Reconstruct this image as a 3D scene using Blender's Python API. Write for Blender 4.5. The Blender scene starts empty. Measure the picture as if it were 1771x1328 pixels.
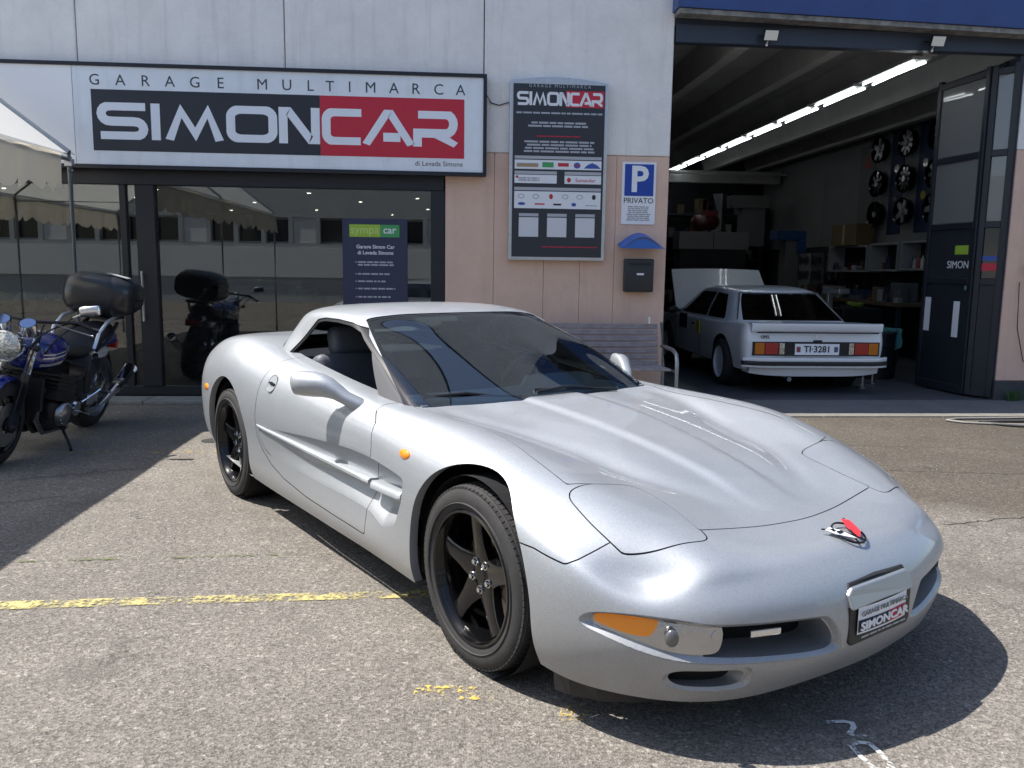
import bpy, bmesh, math, random
import numpy as np
from mathutils import Vector, Matrix
random.seed(7); rng=np.random.RandomState(7)
PI=math.pi
scene=bpy.context.scene
# ---------------------------------------------------------------- camera, sky, sun, exposure
cam_d=bpy.data.cameras.new('camera'); cam=bpy.data.objects.new('camera',cam_d); scene.collection.objects.link(cam)
CR=[(0.99709439,-0.07497131,0.01349376),(-0.00281175,0.1407966,0.99003455),(0.07612406,0.98719584,-0.1401767)]
cam.matrix_world=Matrix(((CR[0][0],CR[1][0],-CR[2][0],0),(CR[0][1],CR[1][1],-CR[2][1],0),(CR[0][2],CR[1][2],-CR[2][2],1.39973),(0,0,0,1)))
cam_d.sensor_fit='HORIZONTAL'; cam_d.sensor_width=36; cam_d.lens=36*1440.07/1771; cam_d.clip_start=.05; cam_d.clip_end=600
scene.camera=cam
SX,SY=.60,-.12                    # ground shift of a shadow per metre of height
sun_dir=Vector((-SX,-SY,1)).normalized()
elev=math.asin(sun_dir.z); azim=math.atan2(sun_dir.x,sun_dir.y)
world=bpy.data.worlds.new('World'); scene.world=world; world.use_nodes=True
wn=world.node_tree; bg=wn.nodes['Background']; sky=wn.nodes.new('ShaderNodeTexSky'); sky.sky_type='NISHITA'
sky.sun_disc=False; sky.sun_elevation=elev; sky.sun_rotation=azim; sky.air_density=1.0; sky.dust_density=1.2; sky.altitude=300
wn.links.new(sky.outputs[0],bg.inputs[0]); bg.inputs[1].default_value=.115
sun_d=bpy.data.lights.new('sun','SUN'); sun_d.energy=4.6; sun_d.angle=math.radians(.53); sun_d.color=(1,.955,.89)
sun=bpy.data.objects.new('sun',sun_d); scene.collection.objects.link(sun); sun.rotation_euler=(-sun_dir).to_track_quat('-Z','Y').to_euler(); sun.location=(-20,4,30)
vs=scene.view_settings; vs.view_transform='Standard'; vs.look='None'; vs.exposure=1.0; vs.gamma=1; vs.use_curve_mapping=False
scene.cycles.max_bounces=10; scene.cycles.transparent_max_bounces=12; scene.cycles.glossy_bounces=6
# ---------------------------------------------------------------- helpers
WM={}
def link(o,parent=None):
    scene.collection.objects.link(o)
    WM[o]=(WM[parent] if parent else Matrix.Identity(4))@o.matrix_basis
    if parent: o.parent=parent
    return o
def thing(name,label,cat,loc=(0,0,0),rotz=0,group=None):
    o=bpy.data.objects.new(name,None); o.location=loc; o.rotation_euler=(0,0,rotz); o.empty_display_size=.2
    o.matrix_basis=Matrix.Translation(loc)@Matrix.Rotation(rotz,4,'Z')
    link(o); return tag(o,label,cat,group)
def tag(o,label=None,cat=None,group=None,kind=None):
    if label: o['label']=label
    if cat: o['category']=cat
    if group: o['group']=group
    if kind: o['kind']=kind
    return o
def frame_from(d):
    d=Vector(d).normalized(); a=Vector((0,0,1)) if abs(d.z)<.9 else Vector((1,0,0)); x=d.cross(a).normalized(); return x,x.cross(d).normalized(),d
class MB:
    def __init__(s): s.v=[]; s.f=[]; s.m=[]; s.cm=0
    def add(s,vs,fs):
        b=len(s.v); s.v+=[tuple(p) for p in vs]; s.f+=[tuple(i+b for i in f) for f in fs]; s.m+=[s.cm]*len(fs); return s
    def box(s,x0,x1,y0,y1,z0,z1,M=None):
        P=[(x,y,z) for x in (x0,x1) for y in (y0,y1) for z in (z0,z1)]
        if M: P=[M@Vector(p) for p in P]
        return s.add(P,[(0,1,3,2),(4,6,7,5),(0,4,5,1),(2,3,7,6),(0,2,6,4),(1,5,7,3)])
    def cbox(s,c,sz,M=None):
        T=Matrix.Translation(c)
        if M: T=T@M
        a,b,d=sz[0]/2,sz[1]/2,sz[2]/2; return s.box(-a,a,-b,b,-d,d,T)
    def tube(s,pts,r,n=10,caps=True,closed=False):
        pts=[Vector(p) for p in pts]; L=len(pts); R=r if isinstance(r,(list,tuple)) else [r]*L; V=[]; prev=None
        for i,p in enumerate(pts):
            if closed: d=pts[(i+1)%L]-pts[i-1]
            else: d=pts[min(i+1,L-1)]-pts[max(i-1,0)]
            d.normalize()
            if prev is None: x,y,_=frame_from(d)
            else:
                x=(prev-d*prev.dot(d)).normalized(); y=d.cross(x)
            prev=x
            V+=[p+(x*math.cos(2*PI*k/n)+y*math.sin(2*PI*k/n))*R[i] for k in range(n)]
        F=[]; 
        for i in range(L if closed else L-1):
            a=i*n; b=((i+1)%L)*n
            F+=[(a+k,a+(k+1)%n,b+(k+1)%n,b+k) for k in range(n)]
        if caps and not closed: F+=[tuple(range(n))[::-1],tuple((L-1)*n+k for k in range(n))]
        return s.add(V,F)
    def cyl(s,a,b,r,n=16,r2=None): return s.tube([a,b],[r,r if r2 is None else r2],n)
    def lathe(s,prof,o,axis,n=48,a0=0,a1=2*PI,closed=False):
        x,y,d=frame_from(axis); o=Vector(o); full=abs(a1-a0-2*PI)<1e-6; m=n if full else n+1; V=[]
        for k in range(m):
            t=a0+(a1-a0)*k/n; e=x*math.cos(t)+y*math.sin(t)
            V+=[o+d*h+e*r for h,r in prof]
        q=len(prof); F=[]
        for k in range(n):
            a=k*q; b=((k+1)%m)*q
            for j in range(q if closed else q-1):
                j2=(j+1)%q; F.append((a+j,b+j,b+j2,a+j2))
        return s.add(V,F)
    def ell(s,c,r,n=20,m=12,M=None):
        V=[];F=[]
        for i in range(m+1):
            t=PI*i/m
            for k in range(n):
                p=2*PI*k/n; q=Vector((r[0]*math.sin(t)*math.cos(p),r[1]*math.sin(t)*math.sin(p),r[2]*math.cos(t)))
                if M: q=M@q
                V.append(Vector(c)+q)
        for i in range(m):
            for k in range(n): F.append((i*n+k,i*n+(k+1)%n,(i+1)*n+(k+1)%n,(i+1)*n+k))
        return s.add(V,F)
    def prism(s,poly,fn,h0,h1):
        """poly: 2D outline; fn(a,b,h)->point; caps are n-gons"""
        n=len(poly); V=[fn(a,b,h0) for a,b in poly]+[fn(a,b,h1) for a,b in poly]
        F=[(k,(k+1)%n,n+(k+1)%n,n+k) for k in range(n)]+[tuple(range(n))[::-1],tuple(range(n,2*n))]
        return s.add(V,F)
    def obj(s,name,mat,parent=None,smooth=False,bevel=0,seg=2,angle=35,world=True,**tg):
        me=bpy.data.meshes.new(name)
        V=s.v
        if parent is not None and world:
            I=WM[parent].inverted(); V=[I@Vector(p) for p in V]
        me.from_pydata([tuple(p) for p in V],[],s.f)
        for mt in (mat if isinstance(mat,(list,tuple)) else [mat]): me.materials.append(mt)
        if isinstance(mat,(list,tuple)): me.polygons.foreach_set('material_index',s.m)
        bm=bmesh.new(); bm.from_mesh(me); bmesh.ops.remove_doubles(bm,verts=bm.verts,dist=1e-5)
        if bevel>0:
            es=[e for e in bm.edges if len(e.link_faces)==2 and e.calc_face_angle(0)>math.radians(angle)]
            bmesh.ops.bevel(bm,geom=es,offset=bevel,segments=seg,affect='EDGES',profile=.5,clamp_overlap=True)
        bmesh.ops.recalc_face_normals(bm,faces=bm.faces); bm.to_mesh(me); bm.free()
        if smooth: 
            me.polygons.foreach_set('use_smooth',[True]*len(me.polygons)); me.set_sharp_from_angle(angle=math.radians(angle if smooth is True else smooth))
        o=bpy.data.objects.new(name,me); link(o,parent); return tag(o,**tg) if tg else o
def dup(o,loc=None,rotz=None,**tg):
    c=o.copy(); M=o.matrix_basis.copy()
    if loc is not None: M=Matrix.Translation(loc)@Matrix.Rotation(rotz or 0,4,'Z')
    scene.collection.objects.link(c); c.matrix_basis=M; WM[c]=M
    for ch in [x for x in WM if x.parent==o]:
        k=ch.copy(); scene.collection.objects.link(k); k.parent=c; WM[k]=M@k.matrix_basis
        for g in [x for x in WM if x.parent==ch]:
            q=g.copy(); scene.collection.objects.link(q); q.parent=k; WM[q]=WM[k]@q.matrix_basis
    return tag(c,**tg) if tg else c
def piece(proto,M,parent=None):
    """another object sharing the mesh of proto, moved by matrix M in its parent's space"""
    o=bpy.data.objects.new(proto.name.split('.')[0],proto.data); scene.collection.objects.link(o); o.parent=parent; o.matrix_basis=M
    WM[o]=(WM[parent] if parent else Matrix.Identity(4))@M; return o
# ---------------------------------------------------------------- materials
def nodes_of(m): m.use_nodes=True; return m.node_tree.nodes,m.node_tree.links,m.node_tree.nodes['Principled BSDF']
def mat(name,col,rough=.6,metal=0,var=0,vscale=4,bump=0,bscale=60,coat=0,emit=None,es=1,trans=0,streak=0,ior=1.45,spec=.5,dark=None,dscale=1.2,damt=.5,obj=False):
    m=bpy.data.materials.new(name); N,L,b=nodes_of(m); col=tuple(col)+(1,)
    b.inputs['Roughness'].default_value=rough; b.inputs['Metallic'].default_value=metal; b.inputs['Base Color'].default_value=col
    b.inputs['Coat Weight'].default_value=coat; b.inputs['Coat Roughness'].default_value=.04; b.inputs['IOR'].default_value=ior
    b.inputs['Specular IOR Level'].default_value=spec
    if trans: b.inputs['Transmission Weight'].default_value=trans
    if emit: b.inputs['Emission Color'].default_value=tuple(emit)+(1,); b.inputs['Emission Strength'].default_value=es
    tc=None
    if var or bump or dark or streak:
        if obj: tc=N.new('ShaderNodeTexCoord'); src=tc.outputs['Object']
        else: tc=N.new('ShaderNodeNewGeometry'); src=tc.outputs['Position']
    cur=None
    if var:
        n=N.new('ShaderNodeTexNoise'); n.inputs['Scale'].default_value=vscale; n.inputs['Detail'].default_value=6; n.inputs['Roughness'].default_value=.65; L.new(src,n.inputs['Vector'])
        r=N.new('ShaderNodeMapRange'); r.inputs[1].default_value=.3; r.inputs[2].default_value=.7; r.inputs[3].default_value=1-var; r.inputs[4].default_value=1+var; L.new(n.outputs[0],r.inputs[0])
        mx=N.new('ShaderNodeMix'); mx.data_type='RGBA'; mx.blend_type='MULTIPLY'; mx.inputs[0].default_value=1; mx.inputs[6].default_value=col
        L.new(r.outputs[0],mx.inputs[7]); L.new(mx.outputs[2],b.inputs['Base Color']); cur=mx
    if streak:
        mp_=N.new('ShaderNodeMapping'); mp_.inputs['Scale'].default_value=(9,9,.55); g_=N.new('ShaderNodeNewGeometry'); L.new(g_.outputs['Position'],mp_.inputs[0]); n=N.new('ShaderNodeTexNoise'); n.inputs['Scale'].default_value=1; n.inputs['Detail'].default_value=7; n.inputs['Roughness'].default_value=.7; L.new(mp_.outputs[0],n.inputs['Vector'])
        r=N.new('ShaderNodeMapRange'); r.inputs[1].default_value=.52; r.inputs[2].default_value=.78; r.inputs[3].default_value=1; r.inputs[4].default_value=1-streak; L.new(n.outputs[0],r.inputs[0]); mx=N.new('ShaderNodeMix'); mx.data_type='RGBA'; mx.blend_type='MULTIPLY'; mx.inputs[0].default_value=1
        if cur: L.new(cur.outputs[2],mx.inputs[6])
        else: mx.inputs[6].default_value=col
        L.new(r.outputs[0],mx.inputs[7]); L.new(mx.outputs[2],b.inputs['Base Color']); cur=mx
    if dark:
        n=N.new('ShaderNodeTexNoise'); n.inputs['Scale'].default_value=dscale; n.inputs['Detail'].default_value=8; n.inputs['Roughness'].default_value=.7; L.new(src,n.inputs['Vector'])
        r=N.new('ShaderNodeMapRange'); r.inputs[1].default_value=.48; r.inputs[2].default_value=.72; r.inputs[3].default_value=0; r.inputs[4].default_value=damt; L.new(n.outputs[0],r.inputs[0])
        mx=N.new('ShaderNodeMix'); mx.data_type='RGBA'; L.new(r.outputs[0],mx.inputs[0])
        if cur: L.new(cur.outputs[2],mx.inputs[6])
        else: mx.inputs[6].default_value=col
        mx.inputs[7].default_value=tuple(dark)+(1,); L.new(mx.outputs[2],b.inputs['Base Color'])
    if bump:
        n=N.new('ShaderNodeTexNoise'); n.inputs['Scale'].default_value=bscale; n.inputs['Detail'].default_value=5; L.new(src,n.inputs['Vector'])
        bp=N.new('ShaderNodeBump'); bp.inputs['Strength'].default_value=bump; bp.inputs['Distance'].default_value=.01; L.new(n.outputs[0],bp.inputs['Height']); L.new(bp.outputs[0],b.inputs['Normal'])
    return m
def glassmat(name,tint,refl_ior,rough=0.0,dirt=.0):
    """window pane: clear or tinted, reflecting by the Fresnel law"""
    m=bpy.data.materials.new(name); N,L,b=nodes_of(m); out=N['Material Output']; N.remove(b)
    t=N.new('ShaderNodeBsdfTransparent'); t.inputs[0].default_value=tuple(tint)+(1,)
    g=N.new('ShaderNodeBsdfGlossy'); g.inputs['Roughness'].default_value=rough; g.inputs[0].default_value=(1,1,1,1)
    f=N.new('ShaderNodeFresnel'); f.inputs[0].default_value=refl_ior
    mx=N.new('ShaderNodeMixShader'); L.new(f.outputs[0],mx.inputs[0]); L.new(t.outputs[0],mx.inputs[1]); L.new(g.outputs[0],mx.inputs[2])
    last=mx
    if dirt:
        d=N.new('ShaderNodeBsdfDiffuse'); d.inputs[0].default_value=(.5,.5,.5,1); m2=N.new('ShaderNodeMixShader'); m2.inputs[0].default_value=dirt
        L.new(mx.outputs[0],m2.inputs[1]); L.new(d.outputs[0],m2.inputs[2]); last=m2
    L.new(last.outputs[0],out.inputs[0]); return m
def worn_paint(name,col,lo=.42,hi=.55,scale=9,fine=70):
    m=mat(name,col,.8); N,L,b=nodes_of(m); g=N.new('ShaderNodeNewGeometry'); n=N.new('ShaderNodeTexNoise'); n.inputs['Scale'].default_value=scale; n.inputs['Detail'].default_value=10; n.inputs['Roughness'].default_value=.75
    L.new(g.outputs['Position'],n.inputs['Vector'])
    n2=N.new('ShaderNodeTexNoise'); n2.inputs['Scale'].default_value=fine; n2.inputs['Detail'].default_value=4; L.new(g.outputs['Position'],n2.inputs['Vector'])
    a=N.new('ShaderNodeMath'); a.operation='MULTIPLY_ADD'; L.new(n2.outputs[0],a.inputs[0]); a.inputs[1].default_value=.45; L.new(n.outputs[0],a.inputs[2])
    r=N.new('ShaderNodeMapRange'); r.inputs[1].default_value=lo+.225; r.inputs[2].default_value=hi+.225; L.new(a.outputs[0],r.inputs[0]); L.new(r.outputs[0],b.inputs['Alpha']); return m
M=dict(
 paint=mat('silver_metallic_paint',(.37,.39,.415),.50,.68,coat=.7,spec=.5),
 black=mat('black_plastic',(.012,.012,.014),.45), gloss_black=mat('gloss_black_rim',(.003,.003,.0035),.16,0,coat=.2,spec=.4),
 rubber=mat('tyre_rubber',(.028,.027,.027),.75,var=.25,vscale=14,bump=.25,bscale=200,obj=True), gap=mat('dark_gap',(.01,.01,.012),.9),
 cavity=mat('cavity_black',(.006,.006,.007),.95), steel=mat('brake_steel',(.42,.41,.39),.35,.9,var=.2,vscale=30), rust=mat('rusty_hub',(.17,.13,.10),.7,.4),
 chrome=mat('chrome',(.72,.73,.75),.12,1), darkchrome=mat('dull_metal',(.35,.36,.38),.35,1,var=.15,vscale=20),
 amber=mat('amber_lens',(.85,.27,.015),.12,coat=.6), clear=mat('clear_lamp_lens',(.42,.43,.44),.12,.95,bump=.8,bscale=14,coat=1,obj=True),
 wind=glassmat('windscreen_glass',(.72,.84,.81),1.95), sideglass=glassmat('side_glass',(.33,.38,.39),1.55), rearglass=glassmat('rear_glass',(.12,.13,.14),1.5),
 frit=mat('glass_frit',(.006,.006,.007),.10,coat=.5), leather=mat('black_leather',(.10,.11,.13),.5,bump=.2,bscale=120,obj=True), dash=mat('dashboard_plastic',(.30,.33,.35),.6,bump=.2,bscale=200,obj=True),
 shopglass=glassmat('shop_window_glass',(.60,.64,.62),1.82,dirt=.008), frame=mat('anthracite_frame',(.018,.020,.026),.4,.2),
 white=mat('white_plastic',(.78,.79,.80),.45), red=mat('sign_red',(.52,.02,.045),.45), signblack=mat('sign_black',(.022,.026,.034),.45),
)

def dusty(m):
    """road dust low on the panels and a fine flake in the paint"""
    N,L=m.node_tree.nodes,m.node_tree.links; b=N['Principled BSDF']; g=N.new('ShaderNodeNewGeometry'); sp=N.new('ShaderNodeSeparateXYZ'); L.new(g.outputs['Position'],sp.inputs[0])
    r=N.new('ShaderNodeMapRange'); r.inputs[1].default_value=.14; r.inputs[2].default_value=.50; r.inputs[3].default_value=.75; r.inputs[4].default_value=.04; L.new(sp.outputs[2],r.inputs[0])
    n=N.new('ShaderNodeTexNoise'); n.inputs['Scale'].default_value=7; n.inputs['Detail'].default_value=8; n.inputs['Roughness'].default_value=.7; L.new(g.outputs['Position'],n.inputs['Vector'])
    x=N.new('ShaderNodeMath'); x.operation='MULTIPLY'; L.new(r.outputs[0],x.inputs[0]); L.new(n.outputs[0],x.inputs[1])
    v=N.new('ShaderNodeTexVoronoi'); v.inputs['Scale'].default_value=420; L.new(g.outputs['Position'],v.inputs['Vector']); sc=N.new('ShaderNodeSeparateColor'); L.new(v.outputs['Color'],sc.inputs[0])
    fr=N.new('ShaderNodeMapRange'); fr.inputs[3].default_value=.90; fr.inputs[4].default_value=1.10; L.new(sc.outputs[0],fr.inputs[0])
    m1=N.new('ShaderNodeMix'); m1.data_type='RGBA'; m1.blend_type='MULTIPLY'; m1.inputs[0].default_value=1; m1.inputs[6].default_value=b.inputs['Base Color'].default_value[:]; L.new(fr.outputs[0],m1.inputs[7])
    m2=N.new('ShaderNodeMix'); m2.data_type='RGBA'; L.new(x.outputs[0],m2.inputs[0]); L.new(m1.outputs[2],m2.inputs[6]); m2.inputs[7].default_value=(.30,.27,.23,1); L.new(m2.outputs[2],b.inputs['Base Color'])
    r2=N.new('ShaderNodeMapRange'); r2.inputs[3].default_value=b.inputs['Roughness'].default_value-.03; r2.inputs[4].default_value=b.inputs['Roughness'].default_value+.14; L.new(n.outputs[0],r2.inputs[0]); L.new(r2.outputs[0],b.inputs['Roughness'])
    r3=N.new('ShaderNodeMapRange'); r3.inputs[1].default_value=.0; r3.inputs[2].default_value=.4; r3.inputs[3].default_value=.72; r3.inputs[4].default_value=.2; L.new(x.outputs[0],r3.inputs[0]); L.new(r3.outputs[0],b.inputs['Coat Weight'])
dusty(M['paint'])
# ---------------------------------------------------------------- smooth cage surfaces
def cc_limit(V, F):
    n=len(V); L=np.zeros_like(V)
    nb=[set() for _ in range(n)]; dg=[[] for _ in range(n)]; ec={}
    for f in F:
        k=len(f)
        for i in range(k):
            a,b=f[i],f[(i+1)%k]; nb[a].add(b); nb[b].add(a); dg[a].append(f[(i+2)%k])
            e=(min(a,b),max(a,b)); ec[e]=ec.get(e,0)+1
    bn={}
    for (a,b),c in ec.items():
        if c==1: bn.setdefault(a,[]).append(b); bn.setdefault(b,[]).append(a)
    for i in range(n):
        if i in bn: L[i]=(4*V[i]+V[bn[i][0]]+V[bn[i][1]])/6
        else:
            v=len(nb[i]); L[i]=(v*v*V[i]+4*V[list(nb[i])].sum(0)+V[dg[i]].sum(0))/(v*(v+5))
    return L
def cc_fit(T,F,it=12):
    V=T.copy()
    for _ in range(it): V=V+(T-cc_limit(V,F))
    return V
def cc_sub(V,F):
    n=len(V); F=np.asarray(F); fp=V[F].mean(1); E={}; 
    ea=np.stack([F,np.roll(F,-1,1)],2).reshape(-1,2); es=np.sort(ea,1)
    u,inv,cnt=np.unique(es,axis=0,return_inverse=True,return_counts=True); inv=inv.reshape(-1)
    fi=np.repeat(np.arange(len(F)),4)
    fsum=np.zeros((len(u),3)); np.add.at(fsum,inv,fp[fi])
    mid=V[u].mean(1); ep=mid.copy(); m=cnt==2; ep[m]=(V[u[m]].sum(1)+fsum[m])/4
    bvm=np.zeros(n,bool); bvm[u[~m].reshape(-1)]=True
    val=np.zeros(n); np.add.at(val,u.reshape(-1),1)
    R=np.zeros((n,3)); np.add.at(R,u[:,0],mid); np.add.at(R,u[:,1],mid)
    Q=np.zeros((n,3)); qc=np.zeros(n); np.add.at(Q,F.reshape(-1),fp[fi]); np.add.at(qc,F.reshape(-1),1)
    vv=val[:,None]; nv=(Q/qc[:,None]+2*R/vv+(vv-3)*V)/vv
    B=np.zeros((n,3)); be=u[~m]; np.add.at(B,be[:,0],V[be[:,1]]); np.add.at(B,be[:,1],V[be[:,0]])
    nv[bvm]=(6*V[bvm]+B[bvm])/8
    NV=np.concatenate([nv,ep,fp]); ei=n+inv.reshape(-1,4); fpi=n+len(u)+np.arange(len(F))
    out=[]
    for k in range(4): out.append(np.stack([F[:,k],ei[:,k],fpi,ei[:,(k-1)%4]],1))
    return NV,np.concatenate(out)
def vnormals(V,F):
    F=np.asarray(F); a=V[F[:,2]]-V[F[:,0]]; b=V[F[:,3]]-V[F[:,1]]; fn=np.cross(a,b); N=np.zeros_like(V)
    for k in range(4): np.add.at(N,F[:,k],fn)
    return N/np.maximum(np.linalg.norm(N,axis=1,keepdims=True),1e-12)
def box_cage(top, sides, rear, front):
    """top[i][c]: half grid (c=0 centre .. C outer). sides[i]: rows below top[i][C]; rear/front[c]: rows below boundary for c=0..C-1.
       returns verts, quads for the whole (mirrored) open-bottomed box"""
    vid={}; P=[]
    def add(key,p):
        vid[key]=len(P); P.append(p)
    I=len(top); C=len(top[0])-1
    for i in range(I):
        for c in range(-C,C+1):
            u,v,w=top[i][abs(c)]; add((i,c,0),(u,v*(1 if c>=0 else -1),w))
    # perimeter loop keys
    loop=[(i,C) for i in range(I)]+[(I-1,c) for c in range(C-1,-C,-1)]+[(i,-C) for i in range(I-1,-1,-1)]+[(0,c) for c in range(-C+1,C)]
    R=len(sides[0])
    for (i,c) in loop:
        s=1 if c>=0 else -1
        col=sides[i] if abs(c)==C else (front[abs(c)] if i==I-1 else rear[abs(c)])
        for r in range(R):
            u,v,w=col[r]; add((i,c,r+1),(u,v*s,w))
    F=[]
    for i in range(I-1):
        for c in range(-C,C): F.append((vid[i,c,0],vid[i+1,c,0],vid[i+1,c+1,0],vid[i,c+1,0]))
    n=len(loop)
    for k in range(n):
        a,b=loop[k],loop[(k+1)%n]
        for r in range(R): F.append((vid[a+(r,)],vid[b+(r,)],vid[b+(r+1,)],vid[a+(r+1,)]))
    return np.array(P,float),F

def coupe_cage():
    #        u      c0     c1(.25) c2(.47)  c3(v,w)        c4(v,w)       
    T=[(-3.42,[(0,.915),(.25,.915),(.47,.910),(.62,.895),(.70,.865)]),
       (-3.20,[(0,.935),(.25,.935),(.47,.932),(.64,.922),(.755,.885)]),
       (-2.92,[(0,.945),(.25,.945),(.47,.945),(.66,.945),(.775,.915)]),
       (-2.65,[(0,.945),(.25,.945),(.47,.945),(.66,.945),(.78,.922)]),
       (-2.30,[(0,.925),(.25,.925),(.47,.918),(.67,.908),(.785,.888)]),
       (-1.95,[(0,.89),(.25,.89),(.47,.90),(.69,.882),(.80,.857)]),
       (-1.50,[(0,.84),(.25,.84),(.47,.85),(.71,.850),(.81,.815)]),
       (-1.10,[(0,.82),(.25,.82),(.47,.815),(.715,.815),(.81,.790)]),
       (-0.80,[(0,.805),(.25,.804),(.47,.795),(.71,.797),(.805,.778)]),
       (-0.45,[(0,.785),(.25,.783),(.47,.772),(.69,.792),(.81,.770)]),
       (-0.10,[(0,.748),(.25,.745),(.47,.735),(.67,.772),(.82,.756)]),
       ( 0.20,[(0,.695),(.25,.694),(.47,.690),(.67,.722),(.83,.692)]),
       ( 0.42,[(0,.642),(.25,.643),(.47,.655),(.67,.665),(.83,.612)]),
       ( 0.62,[(0,.587),(.25,.588),(.47,.606),(.64,.602),(.80,.552)]),
       ( 0.82,[(0,.547),(.25,.547),(.47,.549),(.61,.540),(.725,.503)])]
    du={13:[0,0,-.005,-.02,-.06],14:[0,-.005,-.025,-.07,-.16]}
    top=[[(u+du.get(i,[0]*5)[c],v,w) for c,(v,w) in enumerate(row)] for i,(u,row) in enumerate(T)]
    S=[ # rows s1..s6 (u,v,w)
     [(-3.47,.755,.80),(-3.50,.785,.71),(-3.51,.80,.60),(-3.505,.80,.47),(-3.48,.79,.34),(-3.42,.76,.25)],
     [(-3.22,.835,.79),(-3.23,.878,.69),(-3.23,.893,.58),(-3.23,.89,.45),(-3.22,.875,.32),(-3.20,.84,.23)],
     [(-2.92,.865,.825),(-2.92,.910,.71),(-2.92,.925,.58),(-2.92,.922,.44),(-2.92,.905,.30),(-2.92,.87,.21)],
     [(-2.65,.875,.845),(-2.65,.922,.72),(-2.65,.935,.58),(-2.65,.932,.43),(-2.65,.918,.29),(-2.65,.885,.20)],
     [(-2.30,.875,.822),(-2.30,.918,.715),(-2.30,.930,.57),(-2.30,.922,.42),(-2.30,.915,.28),(-2.30,.89,.19)],
     [(-1.95,.873,.785),(-1.95,.908,.68),(-1.95,.917,.55),(-1.95,.908,.41),(-1.95,.908,.27),(-1.95,.89,.185)],
     [(-1.50,.872,.745),(-1.50,.898,.65),(-1.50,.903,.54),(-1.50,.893,.40),(-1.50,.905,.27),(-1.50,.89,.185)],
     [(-1.10,.870,.725),(-1.10,.893,.64),(-1.10,.897,.53),(-1.10,.888,.40),(-1.10,.905,.27),(-1.10,.89,.185)],
     [(-0.80,.872,.715),(-0.80,.895,.63),(-0.80,.900,.53),(-0.80,.893,.40),(-0.80,.910,.27),(-0.80,.89,.185)],
     [(-0.45,.890,.705),(-0.45,.918,.62),(-0.45,.925,.53),(-0.45,.922,.40),(-0.45,.922,.27),(-0.45,.90,.185)],
     [(-0.10,.905,.685),(-0.10,.930,.60),(-0.10,.935,.51),(-0.10,.933,.40),(-0.10,.925,.27),(-0.10,.90,.18)],
     [( 0.20,.908,.635),( 0.20,.930,.56),( 0.20,.935,.48),( 0.20,.932,.38),( 0.20,.922,.26),( 0.20,.89,.175)],
     [( 0.42,.900,.575),( 0.42,.922,.505),( 0.42,.928,.44),( 0.42,.926,.35),( 0.42,.912,.25),( 0.42,.88,.165)],
     [( 0.585,.852,.502),( 0.59,.870,.45),( 0.59,.876,.39),( 0.59,.874,.31),( 0.58,.858,.235),( 0.56,.83,.152)],
     [( 0.705,.752,.468),( 0.730,.772,.425),( 0.738,.780,.375),( 0.738,.778,.31),( 0.722,.762,.235),( 0.70,.735,.148)]]
    rear=[[(-3.53,v,.868),(-3.575,v,.77),(-3.585,v,.64),(-3.575,v,.48),(-3.545,v,.34),(-3.48,v,.25)] for v in (0,.25,.47)]+\
         [[(-3.515,.64,.84),(-3.55,.655,.74),(-3.56,.66,.62),(-3.55,.66,.47),(-3.52,.65,.34),(-3.46,.63,.25)]]
    front=[[(.905,0,.510),(.957,0,.460),(.983,0,.395),(.988,0,.315),(.975,0,.235),(.943,0,.165)],
           [(.897,.25,.510),(.948,.25,.460),(.973,.25,.395),(.978,.25,.315),(.965,.25,.235),(.925,.25,.163)],
           [(.855,.475,.505),(.900,.48,.455),(.922,.48,.392),(.927,.48,.313),(.910,.48,.233),(.880,.475,.156)],
           [(.795,.630,.493),(.832,.640,.445),(.850,.645,.388),(.852,.645,.312),(.836,.64,.234),(.805,.625,.150)]]
    V,F=box_cage(top,S,rear,front)
    return V,F
# ================================================================ the silver coupe
CAR=thing('sports_coupe','silver low two-door sports coupe with black five-spoke wheels parked in front of the garage','car',(0.8419,3.2371,0),math.radians(-58.60))
CM=WM[CAR]
def sdf_poly(P,poly):
    """signed distance (negative inside) of 2D points to a closed polygon"""
    A=np.asarray(poly,float); B=np.roll(A,-1,0); d2=np.full(len(P),1e9); inside=np.zeros(len(P),bool)
    for a,b in zip(A,B):
        e=b-a; w=P-a; t=np.clip((w@e)/max(e@e,1e-12),0,1); q=w-t[:,None]*e; d2=np.minimum(d2,(q*q).sum(1))
        c=((a[1]<=P[:,1])&(b[1]>P[:,1]))|((b[1]<=P[:,1])&(a[1]>P[:,1]))
        with np.errstate(divide='ignore',invalid='ignore'): xx=a[0]+(P[:,1]-a[1])*(b[0]-a[0])/(b[1]-a[1]+1e-15)
        inside^=c&(P[:,0]<xx)
    d=np.sqrt(d2); return np.where(inside,-d,d)
def smooth_poly(pts,n=8,sharp=()):
    P=[np.array(p,float) for p in pts]; L=len(P); out=[]
    for i in range(L):
        p0,p1,p2,p3=P[i-1],P[i],P[(i+1)%L],P[(i+2)%L]
        if i in sharp: p0=p1
        if (i+1)%L in sharp: p3=p2
        for k in range(n):
            t=k/n; out.append(.5*((2*p1)+(-p0+p2)*t+(2*p0-5*p1+4*p2-p3)*t*t+(-p0+3*p1-3*p2+p3)*t**3))
    return out
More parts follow.
